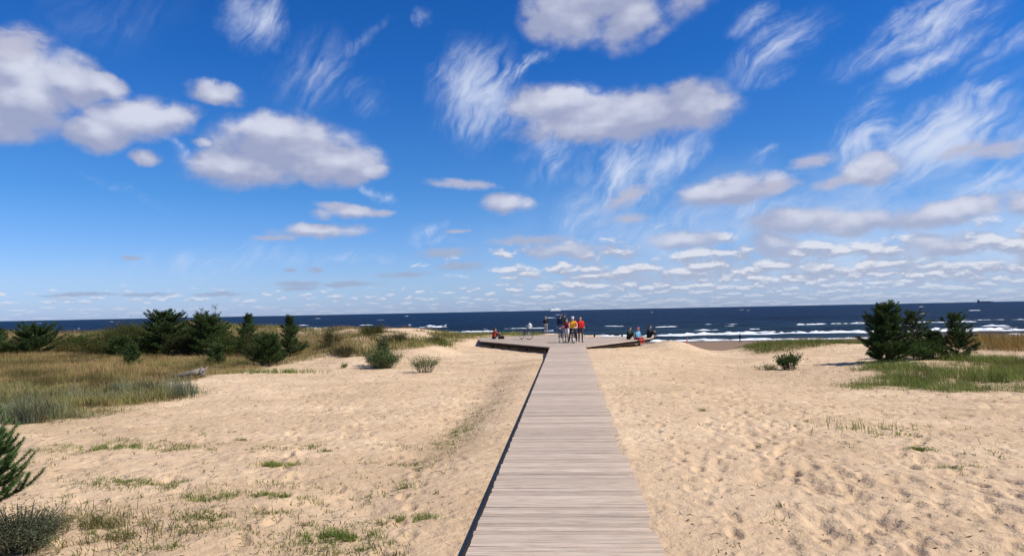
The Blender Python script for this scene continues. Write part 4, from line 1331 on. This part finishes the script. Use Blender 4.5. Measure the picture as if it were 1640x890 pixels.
def sapling(label, x, y, h, seed, col):
    rnd = random.Random(seed)
    t = tag(empty('birch_sapling', (x, y, ground(x, y))), label, 'sapling', 'thin saplings above the dense pine clump')
    mb = MB(); P = []
    base = Vector((0, 0, 0)); top = Vector((rnd.uniform(-.2, .2), 0, h))
    mb.tube([base, base.lerp(top, .5) + Vector((.04, 0, 0)), top], [.022, .014, .004], 5)
    for i in range(22):
        q = rnd.uniform(.35, 1)
        p = base.lerp(top, q)
        a = rnd.uniform(0, 6.28)
        e = p + Vector((math.cos(a), math.sin(a), 1.3)) * (.5 * (1.15 - q) + .1)
        mb.tube([p, e], [.006, .002], 3)
        for k in range(14):
            s = p.lerp(e, rnd.uniform(.2, 1))
            P.append((s.x + rnd.gauss(0, .035), s.y + rnd.gauss(0, .035), s.z + rnd.gauss(0, .035)))
    P = np.array(P)
    V, F, C = leaves(P, .06, .035, pick([col], [1], len(P)))
    mb.build('stem', M_TWIG, t)
    link('leaves', np_mesh('leaves', V, F, [M_LEAF], C), t)


sapling('thin sparse-leaved sapling sticking up highest from the dense pine clump', -23.9, 47.2, 3.25, 61, (0.075, 0.09, 0.04))
sapling('feathery sapling just left of the highest sapling over the pine clump', -24.9, 46.9, 3.05, 62, (0.10, 0.10, 0.045))

bush('dark green thicket filling the gap between the tallest pine and its right neighbour', -25.4, 46.0, 1.9, 1.2, 52, [(0.055, 0.065, 0.022), (0.075, 0.08, 0.028), (0.04, 0.05, 0.018)], [3, 2, 2], 40, 5200, (.07, .03))
bush('low dark thicket between the pointed pine and the bushy low pine', -18.2, 41.5, 1.25, 1.15, 53, [(0.05, 0.065, 0.022), (0.07, 0.08, 0.028)], [3, 2], 36, 4200, (.06, .03))
bush('rounded tawny heather clump on the pale dune slope right of the spire pine', -12.9, 41.0, .75, 1.1, 54, [(0.10, 0.075, 0.035), (0.085, 0.085, 0.03), (0.14, 0.11, 0.05)], [2, 2, 1], 34, 2600, (.05, .024))
bush('brown-green heather clump on the dune crest above the low green willow', -11.3, 46.5, .8, 1.3, 55, [(0.10, 0.08, 0.03), (0.08, 0.085, 0.028)], [2, 2], 36, 3000, (.06, .026))

BELT = [(0.058, 0.085, 0.020), (0.085, 0.105, 0.026), (0.038, 0.058, 0.016)]
BELT2 = [(0.075, 0.08, 0.020), (0.10, 0.09, 0.024), (0.052, 0.065, 0.017)]
bush('rounded dark green bush touching the right side of the wide dark round pine', -36.9, 51.5, 1.77, 1.80, 81, BELT, [3, 2, 2], 54, 7839, (.07, .032))
bush('rounded olive bush between the wide dark round pine and the far-left edge pine', -42.2, 50.4, 1.52, 1.80, 82, BELT, [2, 3, 1], 50, 7000, (.07, .032))
bush('ochre olive bush in front of the broad olive thicket', -32.6, 48.6, 1.40, 1.80, 83, BELT2, [3, 2, 2], 50, 6440, (.065, .03))
bush('dark bush at the left foot of the tallest wide pine', -28.9, 46.2, 1.65, 1.56, 84, BELT, [3, 2, 2], 50, 6720, (.065, .03))
bush('green bush closing the gap between the dense middle pine and the pointed pine', -22.0, 44.9, 1.89, 1.44, 85, BELT, [3, 2, 2], 50, 6720, (.065, .03))
bush('olive bush standing right of the pointed pine in front of the dune grass', -19.9, 45.6, 1.83, 1.44, 86, BELT2, [2, 2, 3], 50, 6440, (.065, .03))
bush('rusty olive bush along the ridge behind the broad olive thicket', -36.5, 57.5, 1.95, 2.40, 87, BELT2, [3, 3, 2], 56, 7839, (.08, .036))
bush('low olive scrub on the ridge behind the yellowing thicket', -30.4, 57.0, 1.71, 2.64, 88, BELT2, [3, 2, 3], 56, 7839, (.08, .036))
bush('heathery bush on the dune top right of the tawny bush', -13.4, 48.5, .85, 1.3, 89, BELT2, [2, 3, 2], 34, 3200, (.06, .028))
bush('olive clump on the dune crest halfway between heather and deck', -9.3, 50.0, .6, 1.0, 90, [(0.10, 0.11, 0.035), (0.14, 0.13, 0.045)], [2, 2], 30, 2400, (.06, .022))

# young pine beside the camera: its shoots reach in at the left edge
def near_pine():
    x, y = -7.80, 8.9
    t = tag(empty('pine_tree', (x, y, ground(x, y))), 'young pine with long upturned bottlebrush shoots reaching in at the left edge close by', 'pine tree')
    rnd = random.Random(5)
    tr = MB(); SP, SD, SC = [], [], []
    tr.tube([(0, 0, 0), (.02, 0, .9), (0, .02, 1.75)], [.035, .024, .008], 8)

    def shoot(p, d, L, r=.005):
        d = d.normalized()
        bend = Vector((0, 0, .35))
        pts = [p + d * (L * q) + bend * (L * q * q) for q in (0, .33, .66, 1)]
        tr.tube(pts, [r, r * .9, r * .75, r * .4], 5)
        n = int(L / .010)
        cc = np.array([0.066, 0.118, 0.036]) * rnd.uniform(.75, 1.3)
        for i in range(n):
            q = (i + rnd.random()) / n
            if q < .06: continue
            SP.append(tuple(p + d * (L * q) + bend * (L * q * q)))
            SD.append(tuple((d + bend * 2 * q + Vector((0, 0, .1))).normalized()))
            SC.append(cc * (1 + .35 * q))
        return pts[-1], (d + bend * 2).normalized()

    for z0, L in ((.22, .9), (.48, .95), (.72, .9), (.98, .80), (1.2, .62), (1.42, .45), (1.6, .3)):
        nb = 7
        a0 = rnd.uniform(0, 6.28)
        for k in range(nb):
            a = a0 + 6.283 * k / nb + rnd.uniform(-.2, .2)
            l = L * rnd.uniform(.65, .92)
            d = Vector((math.cos(a), math.sin(a), rnd.uniform(.15, .4))).normalized()
            p0 = Vector((0, 0, z0))
            pts = [p0 + d * l * q + Vector((0, 0, .14 * l * q * q)) for q in (0, .5, 1)]
            tr.tube(pts, [.012, .009, .006], 5)
            # needles on the older wood
            for i in range(int(l / .008)):
                q = rnd.uniform(.25, 1)
                SP.append(tuple(p0 + d * l * q + Vector((0, 0, .14 * l * q * q)))); SD.append(tuple((d + Vector((0, 0, .3))).normalized()))
                SC.append(np.array([0.032, 0.06, 0.022]))
            for i in range(6):
                q = rnd.uniform(.35, .98)
                sd = (Matrix.Rotation(rnd.choice((-1, 1)) * rnd.uniform(.4, .8), 3, 'Z') @ d + Vector((0, 0, rnd.uniform(.1, .5)))).normalized()
                shoot(p0 + d * l * q + Vector((0, 0, .14 * l * q * q)), sd + Vector((0, 0, .4)), rnd.uniform(.16, .30))
            shoot(pts[-1], d + Vector((0, 0, .35)), rnd.uniform(.20, .34))
    t.scale = (.84, .84, .77)
    shoot(Vector((0, .02, 1.7)), Vector((0, 0, 1)), .35)
    V, F, C = needles(np.array(SP), np.array(SD), 14, .070, .0068, np.array(SC), .85)
    tr.build('trunk', M_BARK, t)
    link('crown', np_mesh('crown', V, F, [M_NEEDLE], C), t)


near_pine()
bush('fine-leaved grey-green wormwood bush in the bottom left corner under the near pine', -6.35, 8.05, .62, .58, 71,
     [(0.11, 0.135, 0.08), (0.16, 0.175, 0.115), (0.075, 0.10, 0.048), (0.16, 0.15, 0.08)], [3, 2, 3, 1], 130, 9000, (.026, .007), name='wormwood_bush', flat=.9)
tuft('weed_clump', 'straggly half-dry olive weeds at the right side of the wormwood bush', 'weeds', -5.95, 8.75, 1.1, .8, 1200, .26,
     [(0.16, 0.15, 0.055), (0.22, 0.17, 0.07), (0.11, 0.12, 0.04)], [3, 2, 2], lean=.9)

# driftwood root lying at the edge of the meadow
dw = tag(empty('driftwood_log', (-16.0, 29.9, ground(-16.0, 29.9)), R_(8)), 'weathered grey driftwood stump with its log lying at the edge of the golden meadow', 'driftwood')
mb = MB()
mb.tube([(-1.0, .05, .08), (-.55, .0, .14), (-.1, -.02, .22), (.22, 0, .27)], [.05, .085, .12, .15], 9)
mb.build('log', M_GREYWOOD, dw, smooth=True)
mb = MB()
mb.ball((.30, 0, .24), (.13, .17, .20), 10, 7)
for k, (dx, dy, dz) in enumerate(((.22, .1, .22), (.20, -.16, .10), (.10, .22, -.12), (.24, -.05, -.16), (.02, -.25, .05), (-.04, .06, .26), (.15, .2, .12))):
    mb.tube([(.28, 0, .24), (.28 + dx * .6, dy * .7, .24 + dz * .6), (.28 + dx, dy * 1.1, .24 + dz * 1.0)], [.06, .04, .012], 6)
mb.build('root', M_GREYWOOD, dw, smooth=True)

# ------------------------------------------------------------------ people
SKIN = plain('skin', (0.52, 0.32, 0.23), 0.55, 0.35, 0.08, 8.0)
EYE = plain('eye_dark', (0.03, 0.02, 0.018), 0.3, 0.5, 0.1, 30.0)
HAIR_D = plain('dark_hair', (0.05, 0.035, 0.025), 0.6, 0.3, 0.4, 40.0)
HAIR_F = plain('fair_hair', (0.36, 0.26, 0.15), 0.6, 0.3, 0.3, 40.0)
_cloth = {}


def cloth(name, col):
    if name not in _cloth: _cloth[name] = plain(name, col, 0.85, 0.2, 0.18, 14.0)
    return _cloth[name]


BLACK = cloth('black_fabric', (0.018, 0.018, 0.022)); NAVY = cloth('navy_fabric', (0.02, 0.028, 0.055))
DENIM = cloth('blue_denim', (0.06, 0.09, 0.17)); RED = cloth('red_fabric', (0.62, 0.03, 0.025))
ORANGE = cloth('yellow_orange_fabric', (0.78, 0.36, 0.02)); MAROON = cloth('maroon_fabric', (0.28, 0.03, 0.05))
WHITE = cloth('white_fabric', (0.78, 0.78, 0.78)); PINK = cloth('pink_fabric', (0.62, 0.16, 0.20))
BLUE = cloth('light_blue_fabric', (0.16, 0.42, 0.58)); DGREEN = cloth('dark_green_fabric', (0.03, 0.05, 0.025))
BRICK = cloth('brick_red_fabric', (0.36, 0.05, 0.035)); GREYC = cloth('grey_fabric', (0.30, 0.29, 0.30))
BROWN = cloth('dark_brown_fabric', (0.06, 0.04, 0.035)); TEAL = cloth('dark_teal_fabric', (0.03, 0.07, 0.075))


def lerp3(a, b, t): return Vector(a).lerp(Vector(b), t)


STAND = dict(pelvis=(0, .01, .95), chest=(0, .0, 1.30), head=(0, -.03, 1.63),
             hipL=(.09, .01, .92), hipR=(-.09, .01, .92), kneeL=(.105, -.015, .50), kneeR=(-.105, -.015, .50), ankL=(.11, .03, .09), ankR=(-.11, .03, .09),
             shL=(.175, .01, 1.41), shR=(-.175, .01, 1.41), elL=(.235, .03, 1.14), elR=(-.235, .03, 1.14), wrL=(.245, -.05, .90), wrR=(-.245, -.05, .90))


def pose(**kw):
    d = dict(STAND); d.update(kw); return d


P_WALK = pose(kneeL=(.10, -.16, .52), ankL=(.10, -.26, .12), kneeR=(-.10, .05, .50), ankR=(-.10, .28, .16), wrL=(.26, .12, .92), elL=(.24, .10, 1.15), wrR=(-.24, -.20, .95), elR=(-.24, -.02, 1.14))
P_EDGE = pose(pelvis=(0, 0, .11), chest=(0, .02, .46), head=(0, -.06, .80), hipL=(.09, 0, .10), hipR=(-.09, 0, .10), kneeL=(.12, -.42, .10), kneeR=(-.10, -.42, .10),
              ankL=(.12, -.48, -.30), ankR=(-.10, -.46, -.30), shL=(.175, .01, .58), shR=(-.175, .01, .58), elL=(.23, -.06, .33), elR=(-.23, -.06, .33), wrL=(.13, -.29, .22), wrR=(-.11, -.29, .22))
P_FLOOR = pose(pelvis=(0, .10, .10), chest=(0, .06, .44), head=(0, -.03, .77), hipL=(.09, .08, .10), hipR=(-.09, .08, .10), kneeL=(.15, -.30, .46), kneeR=(-.12, -.27, .48),
               ankL=(.14, -.42, .08), ankR=(-.12, -.44, .08), shL=(.175, .04, .56), shR=(-.175, .04, .56), elL=(.22, -.16, .40), elR=(-.22, -.14, .42), wrL=(.08, -.34, .44), wrR=(-.05, -.36, .45))
P_ASTRIDE = pose(hipL=(.10, .0, .92), hipR=(-.10, .0, .92), kneeL=(.21, -.05, .50), kneeR=(-.20, -.04, .50), ankL=(.27, .0, .09), ankR=(-.25, .02, .09),
                 chest=(0, -.05, 1.29), head=(0, -.14, 1.61), shL=(.18, -.05, 1.40), shR=(-.18, -.05, 1.40), elL=(.27, -.24, 1.22), elR=(-.27, -.24, 1.22), wrL=(.26, -.46, 1.07), wrR=(-.26, -.46, 1.07))
P_PUSH = pose(elR=(-.29, -.10, 1.16), wrR=(-.36, -.33, 1.06), elL=(.24, -.02, 1.14), wrL=(.20, -.24, 1.02), kneeL=(.10, -.10, .50), ankL=(.10, -.05, .09))


def person(label, loc, rz, p, top, bottom, shoe, hair, h=1.75, bulk=1.0, sleeves=True, legs_bare=False, hat=None, fine=True, group=None, seated_on=None):
    s = h / 1.75
    J = {k: Vector(v) for k, v in p.items()}
    caps = []          # p0, r0, p1, r1, material

    def cap(a, ra, b, rb, m): caps.append((Vector(a), ra, Vector(b), rb, m))
    b = bulk
    TOP, BOT, SK, SH, EY = 0, 1, 2, 3, 4
    fwd = Vector((0, -1, 0))
    # torso: two columns and a shoulder yoke
    for sx in (-1, 1):
        cap(J['pelvis'] + Vector((sx * .065, 0, -.02)), .105 * b, J['pelvis'] + Vector((sx * .065, 0, .06)), .10 * b, BOT)
        cap(J['pelvis'].lerp(J['chest'], .22) + Vector((sx * .06, 0, 0)), .103 * b, J['chest'] + Vector((sx * .075, 0, .0)), .108 * b, TOP)
    neck = (J['shL'] + J['shR']) / 2 + Vector((0, 0, .045))
    cap(J['shL'] + Vector((-.03, 0, -.01)), .066 * b, J['shR'] + Vector((.03, 0, -.01)), .066 * b, TOP)
    cap(J['chest'], .10 * b, neck - Vector((0, 0, .06)), .075 * b, TOP)
    cap(neck - Vector((0, 0, .03)), .055, J['head'] + Vector((0, .02, -.07)), .052, SK)
    # head
    hd = J['head']
    cap(hd + Vector((0, .015, .03)), .088, hd + Vector((0, -.005, .0)), .085, SK)
    cap(hd + Vector((0, -.02, -.03)), .070, hd + Vector((0, -.045, -.075)), .042, SK)
    cap(hd + Vector((0, -.088, .0)), .010, hd + Vector((0, -.108, -.028)), .016, SK)
    for sx in (-1, 1):
        cap(hd + Vector((sx * .088, .015, .005)), .016, hd + Vector((sx * .086, .018, -.03)), .011, SK)
        cap(hd + Vector((sx * .032, -.080, .012)), .0125, hd + Vector((sx * .034, -.080, .012)), .0125, EY)
    cap(hd + Vector((-.022, -.083, -.062)), .009, hd + Vector((.022, -.083, -.062)), .009, EY if False else SK)
    for S in ('L', 'R'):
        sx = 1 if S == 'L' else -1
        lm = SK if legs_bare else BOT
        hip, kn, an = J['hip' + S], J['knee' + S], J['ank' + S]
        cap(hip, .088 * b, hip.lerp(kn, .55), .072 * b, BOT)
        cap(hip.lerp(kn, .5), .072 * b, kn, .055, lm)
        cap(kn, .055, kn.lerp(an, .4), .052, lm)
        cap(kn.lerp(an, .4), .052, an, .038, lm)
        toe = an + Vector((sx * .02, -.155, -.05))
        heel = an + Vector((0, .03, -.045))
        cap(an, .040, heel, .040, SH); cap(heel, .040, toe, .034, SH)
        sh, e, w = J['sh' + S], J['el' + S], J['wr' + S]
        am = TOP if sleeves else SK
        cap(sh, .058 * b, sh.lerp(e, .5), .048 * b, TOP)
        cap(sh.lerp(e, .5), .047 * b, e, .040, am)
        cap(e, .040, w, .028, am)
        d = (w - e).normalized()
        side = d.cross(fwd)
        side = side.normalized() if side.length > .2 else Vector((1, 0, 0))
        nrm = side.cross(d).normalized()
        palm = w + d * .065
        cap(w + side * .012, .024, palm + side * .02, .022, SK)
        cap(w - side * .012, .024, palm - side * .02, .022, SK)
        if fine:
            for k, (o, L) in enumerate(((.033, .062), (.011, .075), (-.011, .07), (-.032, .052))):
                r0 = palm + side * o + d * .015
                m = r0 + d * L * .55 + nrm * .008
                cap(r0, .0105, m, .0098, SK)
                cap(m, .0098, m + d * L * .35 + nrm * L * .38, .0085, SK)
            t0 = w + d * .025 + side * .032
            t1 = t0 + side * .028 + d * .032 + nrm * .012
            cap(t0, .0125, t1, .0115, SK); cap(t1, .0115, t1 + d * .028 + nrm * .010, .0095, SK)
    mb = MB()
    for a, ra, c, rb, m in caps:
        mb.ball(a, ra, 10, 7); mb.ball(c, rb, 10, 7)
        if (c - a).length > 1e-4: mb.tube([a, c], [ra, rb], 10)
    me = mb.mesh('person', SKIN)
    tmp = bpy.data.objects.new('person', me)
    COL.objects.link(tmp)
    md = tmp.modifiers.new('r', 'REMESH'); md.mode = 'VOXEL'; md.voxel_size = 0.0115 if fine else 0.018
    sm = tmp.modifiers.new('s', 'SMOOTH'); sm.factor = .5; sm.iterations = 2
    dg = bpy.context.evaluated_depsgraph_get()
    body = bpy.data.meshes.new_from_object(tmp.evaluated_get(dg))
    tmp.modifiers.clear()
    n = len(body.vertices)
    co = np.empty(n * 3, dtype=np.float32); body.vertices.foreach_get('co', co); co = co.reshape(-1, 3)
    best = np.full(n, 1e9); idx = np.zeros(n, dtype=np.int32)
    for a, ra, c, rb, m in caps:
        A = np.array(a); B = np.array(c) - A
        L2 = float(B @ B) + 1e-9
        t = np.clip(((co - A) @ B) / L2, 0, 1)
        dist = np.linalg.norm(co - A - t[:, None] * B, axis=1) - (ra + (rb - ra) * t)
        k = dist < best
        best[k] = dist[k]; idx[k] = m
    np_ = len(body.polygons)
    fi = np.empty(np_, dtype=np.int32); body.polygons.foreach_get('loop_start', fi)
    lv = np.empty(len(body.loops), dtype=np.int32); body.loops.foreach_get('vertex_index', lv)
    body.materials.clear()
    for m in (top, bottom, SKIN, shoe, EYE): body.materials.append(m)
    body.polygons.foreach_set('material_index', idx[lv[fi]])
    body.polygons.foreach_set('use_smooth', np.ones(np_, dtype=bool))
    body.update()
    tmp.data = body
    tmp.name = 'person'
    bpy.data.meshes.remove(me)
    tmp.location = loc; tmp.rotation_euler = (0, 0, rz); tmp.scale = (s, s, s)
    tag(tmp, label, 'person', group)
    hm = MB()
    hm.ball(hd + Vector((0, .026, .040)), (.096, .098, .088), 12, 8)
    hm.ball(hd + Vector((0, .060, -.01)), (.080, .058, .085), 10, 7)
    hm.build('hair', hair, tmp, smooth=True)
    if hat:
        kind, mat = hat
        c = MB()
        if kind == 'helmet':
            c.ball(hd + Vector((0, .012, .068)), (.108, .135, .080), 14, 8)
            for k in (-1, 0, 1): c.box(hd + Vector((k * .045, .0, .143 - abs(k) * .008)), (.022, .17, .012))
            c.build('helmet', mat, tmp, smooth=True)
        else:
            c.ball(hd + Vector((0, .012, .066)), (.104, .108, .075), 14, 8)
            c.ball(hd + Vector((0, -.10, .052)), (.075, .075, .012), 12, 5)
            c.build('cap', mat, tmp, smooth=True)
    return tmp


M_TYRE = plain('tyre_rubber', (0.022, 0.022, 0.022), 0.8, 0.2, 0.2, 20.0)
M_STEEL = plain('bright_metal', (0.6, 0.6, 0.6), 0.35, 0.5, 0.1, 20.0, 1.0)
M_SADDLE = plain('black_saddle', (0.02, 0.02, 0.02), 0.6, 0.3, 0.2, 20.0)


def bicycle(label, loc, rz, frame_mat, basket=False, steer=0.0, tilt=0.0, group='bicycles on the viewing deck'):
    """heading along -Y, wheels on z=0"""
    t = tag(empty('bicycle', loc, rz), label, 'bicycle', group)
    t.rotation_euler = (0, tilt, rz)
    R = .34
    for yy in (-.53, .52):
        m = MB()
        m.tube([(0, R * math.cos(a) + 0, R * math.sin(a)) for a in [6.283 * k / 28 for k in range(28)]], .021, 7, closed=True)
        wheel = m.build('wheel', M_TYRE, t, (0, yy, R + .02), smooth=True)
        if yy < 0: wheel.rotation_euler = (0, 0, steer)
        m = MB(); m.tube([(0, .312 * math.cos(a), .312 * math.sin(a)) for a in [6.283 * k / 28 for k in range(28)]], .012, 6, closed=True)
        m.build('rim', M_STEEL, wheel, smooth=True)
        m = MB()
        for k in range(18):
            a = 6.283 * k / 18
            m.tube([(.02 * (-1) ** k, .02 * math.cos(a + 1), .02 * math.sin(a + 1)), (0, .31 * math.cos(a), .31 * math.sin(a))], .0022, 3)
        m.tube([(-.05, 0, 0), (.05, 0, 0)], .018, 8)
        m.build('spokes', M_STEEL, wheel)
    z = R + .02
    bb = (0, .07, .30); seat = (0, .24, .80); headt = (0, -.34, .86); headb = (0, -.38, .70)
    m = MB()
    for a, b, r in ((bb, seat, .017), (bb, headb, .019), (seat, headt, .016), (headb, headt, .021)): m.tube([a, b], r, 8)
    for sx in (-.05, .05):
        m.tube([(sx * .4, bb[1], bb[2]), (sx, .52, z)], .010, 6); m.tube([(sx * .3, .23, .77), (sx, .52, z)], .009, 6)
    m.build('frame', frame_mat, t, smooth=True)
    m = MB()
    for sx in (-.05, .05): m.tube([(sx, -.395, .68), (sx, -.46, .5), (sx, -.53, z)], .011, 6)
    m.tube([(-.06, -.395, .69), (.06, -.395, .69)], .015, 6)
    m.build('fork', frame_mat, t, smooth=True)
    m = MB(); m.tube([(0, -.335, .87), (0, -.325, 1.0)], .014, 6)
    m.tube([(-.31, -.16, 1.05), (-.26, -.30, 1.06), (-.1, -.36, 1.0), (.1, -.36, 1.0), (.26, -.30, 1.06), (.31, -.16, 1.05)], .012, 6)
    hb = m.build('handlebar', M_STEEL, t, smooth=True)
    for sx in (-1, 1):
        m = MB(); m.tube([(sx * .285, -.23, 1.055), (sx * .315, -.12, 1.05)], .017, 6); m.build('grip', M_SADDLE, hb)
    m = MB(); m.tube([(0, .24, .79), (0, .27, .93)], .013, 6); m.build('seat_post', M_STEEL, t)
    m = MB(); m.ball((0, .33, .955), (.085, .10, .035), 10, 6); m.ball((0, .20, .955), (.032, .13, .028), 8, 6); m.build('saddle', M_SADDLE, t, smooth=True)
    m = MB(); m.tube([(.05 + .012 * 0, .07 + .09 * math.cos(6.283 * k / 16), .30 + .09 * math.sin(6.283 * k / 16)) for k in range(16)], .008, 5, closed=True)
    m.tube([(-.07, .07, .30), (.07, .07, .30)], .016, 6)
    cr = m.build('crank', M_STEEL, t)
    for sx in (-1, 1):
        m = MB(); m.tube([(sx * .07, .07, .30), (sx * .09, .07 + sx * .13, .30 - sx * .10)], .010, 5); m.box((sx * .135, .07 + sx * .13, .30 - sx * .10), (.09, .07, .022)); m.build('pedal', M_SADDLE, cr)
    for y0, nm in ((-.53, 0), (.52, 1)):
        m = MB()
        aa = [math.radians(q) for q in (range(20, 150, 13) if nm == 0 else range(25, 190, 15))]
        m.tube([(0, y0 + (.385 * math.cos(a) * (1 if nm else 1)), z + .385 * math.sin(a)) for a in aa], .016, 5)
        m.build('mudguard', frame_mat, t, smooth=True)
    if basket:
        m = MB()
        for k in range(9):
            x = -.17 + .0425 * k
            m.tube([(x, -.42, .92), (x, -.42, 1.14)], .004, 4); m.tube([(x, -.66, .92), (x, -.68, 1.14)], .004, 4)
        for zz in (.92, .99, 1.06, 1.14): m.tube([(-.18, -.42, zz), (.18, -.42, zz), (.18, -.67, zz), (-.18, -.67, zz)], .005, 4, closed=True)
        m.build('basket', M_STEEL, t)
    return t


DZ = 0.43
bike_black = plain('black_bike_paint', (0.02, 0.02, 0.025), 0.4, 0.4, 0.2, 10.0)
bike_red = plain('dark_red_bike_paint', (0.16, 0.02, 0.02), 0.4, 0.4, 0.2, 10.0)
bike_silver = plain('silver_bike_paint', (0.45, 0.46, 0.48), 0.4, 0.5, 0.1, 10.0)

bicycle('parked black bicycle with a wire basket on the left part of the deck', (-3.3, 55.6, DZ), R_(36), bike_black, basket=True, steer=.5, tilt=.10)
bag = tag(empty('shopping_bag', (-3.75, 55.35, DZ + .93), R_(68)), 'white bag sitting in the wire basket of the parked bicycle', 'bag')
mb = MB(); mb.box((0, 0, .14), (.24, .16, .26)); mb.ball((0, 0, .27), (.11, .07, .05), 8, 6); mb.build('sack', WHITE, bag)
mb = MB(); mb.tube([(-.07, 0, .28), (-.04, 0, .38), (.04, 0, .38), (.07, 0, .28)], .008, 5); mb.build('handle', WHITE, bag)
# follow the basket's real place
_m = Matrix.Translation((-3.3, 55.6, DZ)) @ Matrix.Rotation(R_(36), 4, 'Z') @ Matrix.Rotation(.10, 4, 'Y')
bag.location = _m @ Vector((0, -.545, .925))

person('person in black jacket and pale trousers standing alone on sand behind the deck', (-2.15, 69.6, ground(-2.15, 69.6)), R_(200), P_PUSH, BLACK, GREYC, BLACK, HAIR_F, 1.66, 1.12)
person('person in dark navy jacket and jeans standing behind the cyclists', (-.62, 58.3, DZ), R_(150), STAND, NAVY, DENIM, BLACK, HAIR_D, 1.82, 1.18)
person('tall person in dark teal top half hidden behind the navy jacket', (-.28, 60.4, DZ), R_(165), STAND, TEAL, GREYC, BLACK, HAIR_D, 1.92, 1.08)
person('cyclist in white helmet and yellow-orange vest standing astride a bicycle', (.33, 48.3, DZ), R_(6), P_ASTRIDE, ORANGE, BLACK, WHITE, HAIR_D, 1.76, 1.06, sleeves=False, hat=('helmet', WHITE))
bicycle('dark bicycle held between the legs of the cyclist in the white helmet', (.33, 48.05, DZ), R_(6), bike_black, steer=.1)
person('person in bright red jacket standing with a bicycle right of the white helmet', (.86, 49.0, DZ), R_(12), P_PUSH, RED, BROWN, BROWN, HAIR_D, 1.74, 1.08)
bicycle('dark red bicycle pushed by the person in the bright red jacket', (.50, 49.25, DZ), R_(10), bike_red, steer=-.12)
pack = tag(empty('backpack', (.95, 49.17, DZ + 1.02), R_(12)), 'dark backpack worn by the person in the bright red jacket', 'backpack')
mb = MB(); mb.ball((.10, .08, .20), (.19, .13, .27), 12, 8); mb.ball((.10, .17, .10), (.13, .07, .13), 10, 6); mb.build('sack', BROWN, pack, smooth=True)
mb = MB()
for sx in (-.02, .20): mb.tube([(sx, .02, .40), (sx, -.10, .45), (sx, -.17, .30), (sx, -.05, .02)], .016, 5)
mb.build('strap', BLACK, pack)
person('person in maroon top and white shorts partly behind the white-helmeted cyclist', (-.05, 49.6, DZ), R_(-20), P_PUSH, MAROON, WHITE, BLACK, HAIR_D, 1.62, 1.0, legs_bare=True)
bicycle('black bicycle beside the person in the maroon top', (-.42, 49.5, DZ), R_(-15), bike_black, steer=.2, tilt=-.05)

person('person in brick red jacket sitting on the left wing of the deck', (-5.85, 57.5, DZ), R_(125), P_FLOOR, BRICK, BLACK, BLACK, HAIR_D, 1.75, 1.25)
bg = tag(empty('bag', (-5.3, 57.3, DZ)), 'dark bag on the boards beside the person in the brick red jacket', 'bag')
mb = MB(); mb.box((0, 0, .10), (.42, .26, .20)); mb.ball((0, 0, .20), (.20, .12, .06), 10, 6); mb.build('sack', BLACK, bg)
mb = MB(); mb.tube([(-.12, 0, .23), (-.08, 0, .36), (.08, 0, .36), (.12, 0, .23)], .012, 5); mb.build('handle', BLACK, bg)

person('person in light blue top, pink cap and red trousers sitting on the deck edge', (4.95, 51.62, DZ), R_(38), P_EDGE, BLUE, RED, WHITE, HAIR_F, 1.66, 1.0, hat=('cap', PINK))
person('person in dark green jacket sitting close behind the light blue top', (4.45, 52.5, DZ), R_(60), P_FLOOR, DGREEN, BLACK, BLACK, HAIR_D, 1.72, 1.25)
person('person in black clothes sitting at the tip of the right wing', (6.15, 54.75, DZ), R_(55), P_FLOOR, BLACK, BLACK, BLACK, HAIR_D, 1.80, 1.35)
person('walker in dark jacket strolling along the wet beach by the surf', (32.0, 138.0, float(land_z(np.array([32.0]), np.array([138.0]))[0])), R_(-80), P_WALK, BLACK, NAVY, BLACK, HAIR_D, 1.75, 1.2, fine=False)
person('bare-armed person in red shorts walking on the brown beach beside the sand mound', (18.6, 115.3, float(land_z(np.array([18.6]), np.array([115.3]))[0])), R_(60), P_WALK, PINK, RED, SKIN, HAIR_F, 1.68, 1.0, sleeves=False, legs_bare=True, fine=False)
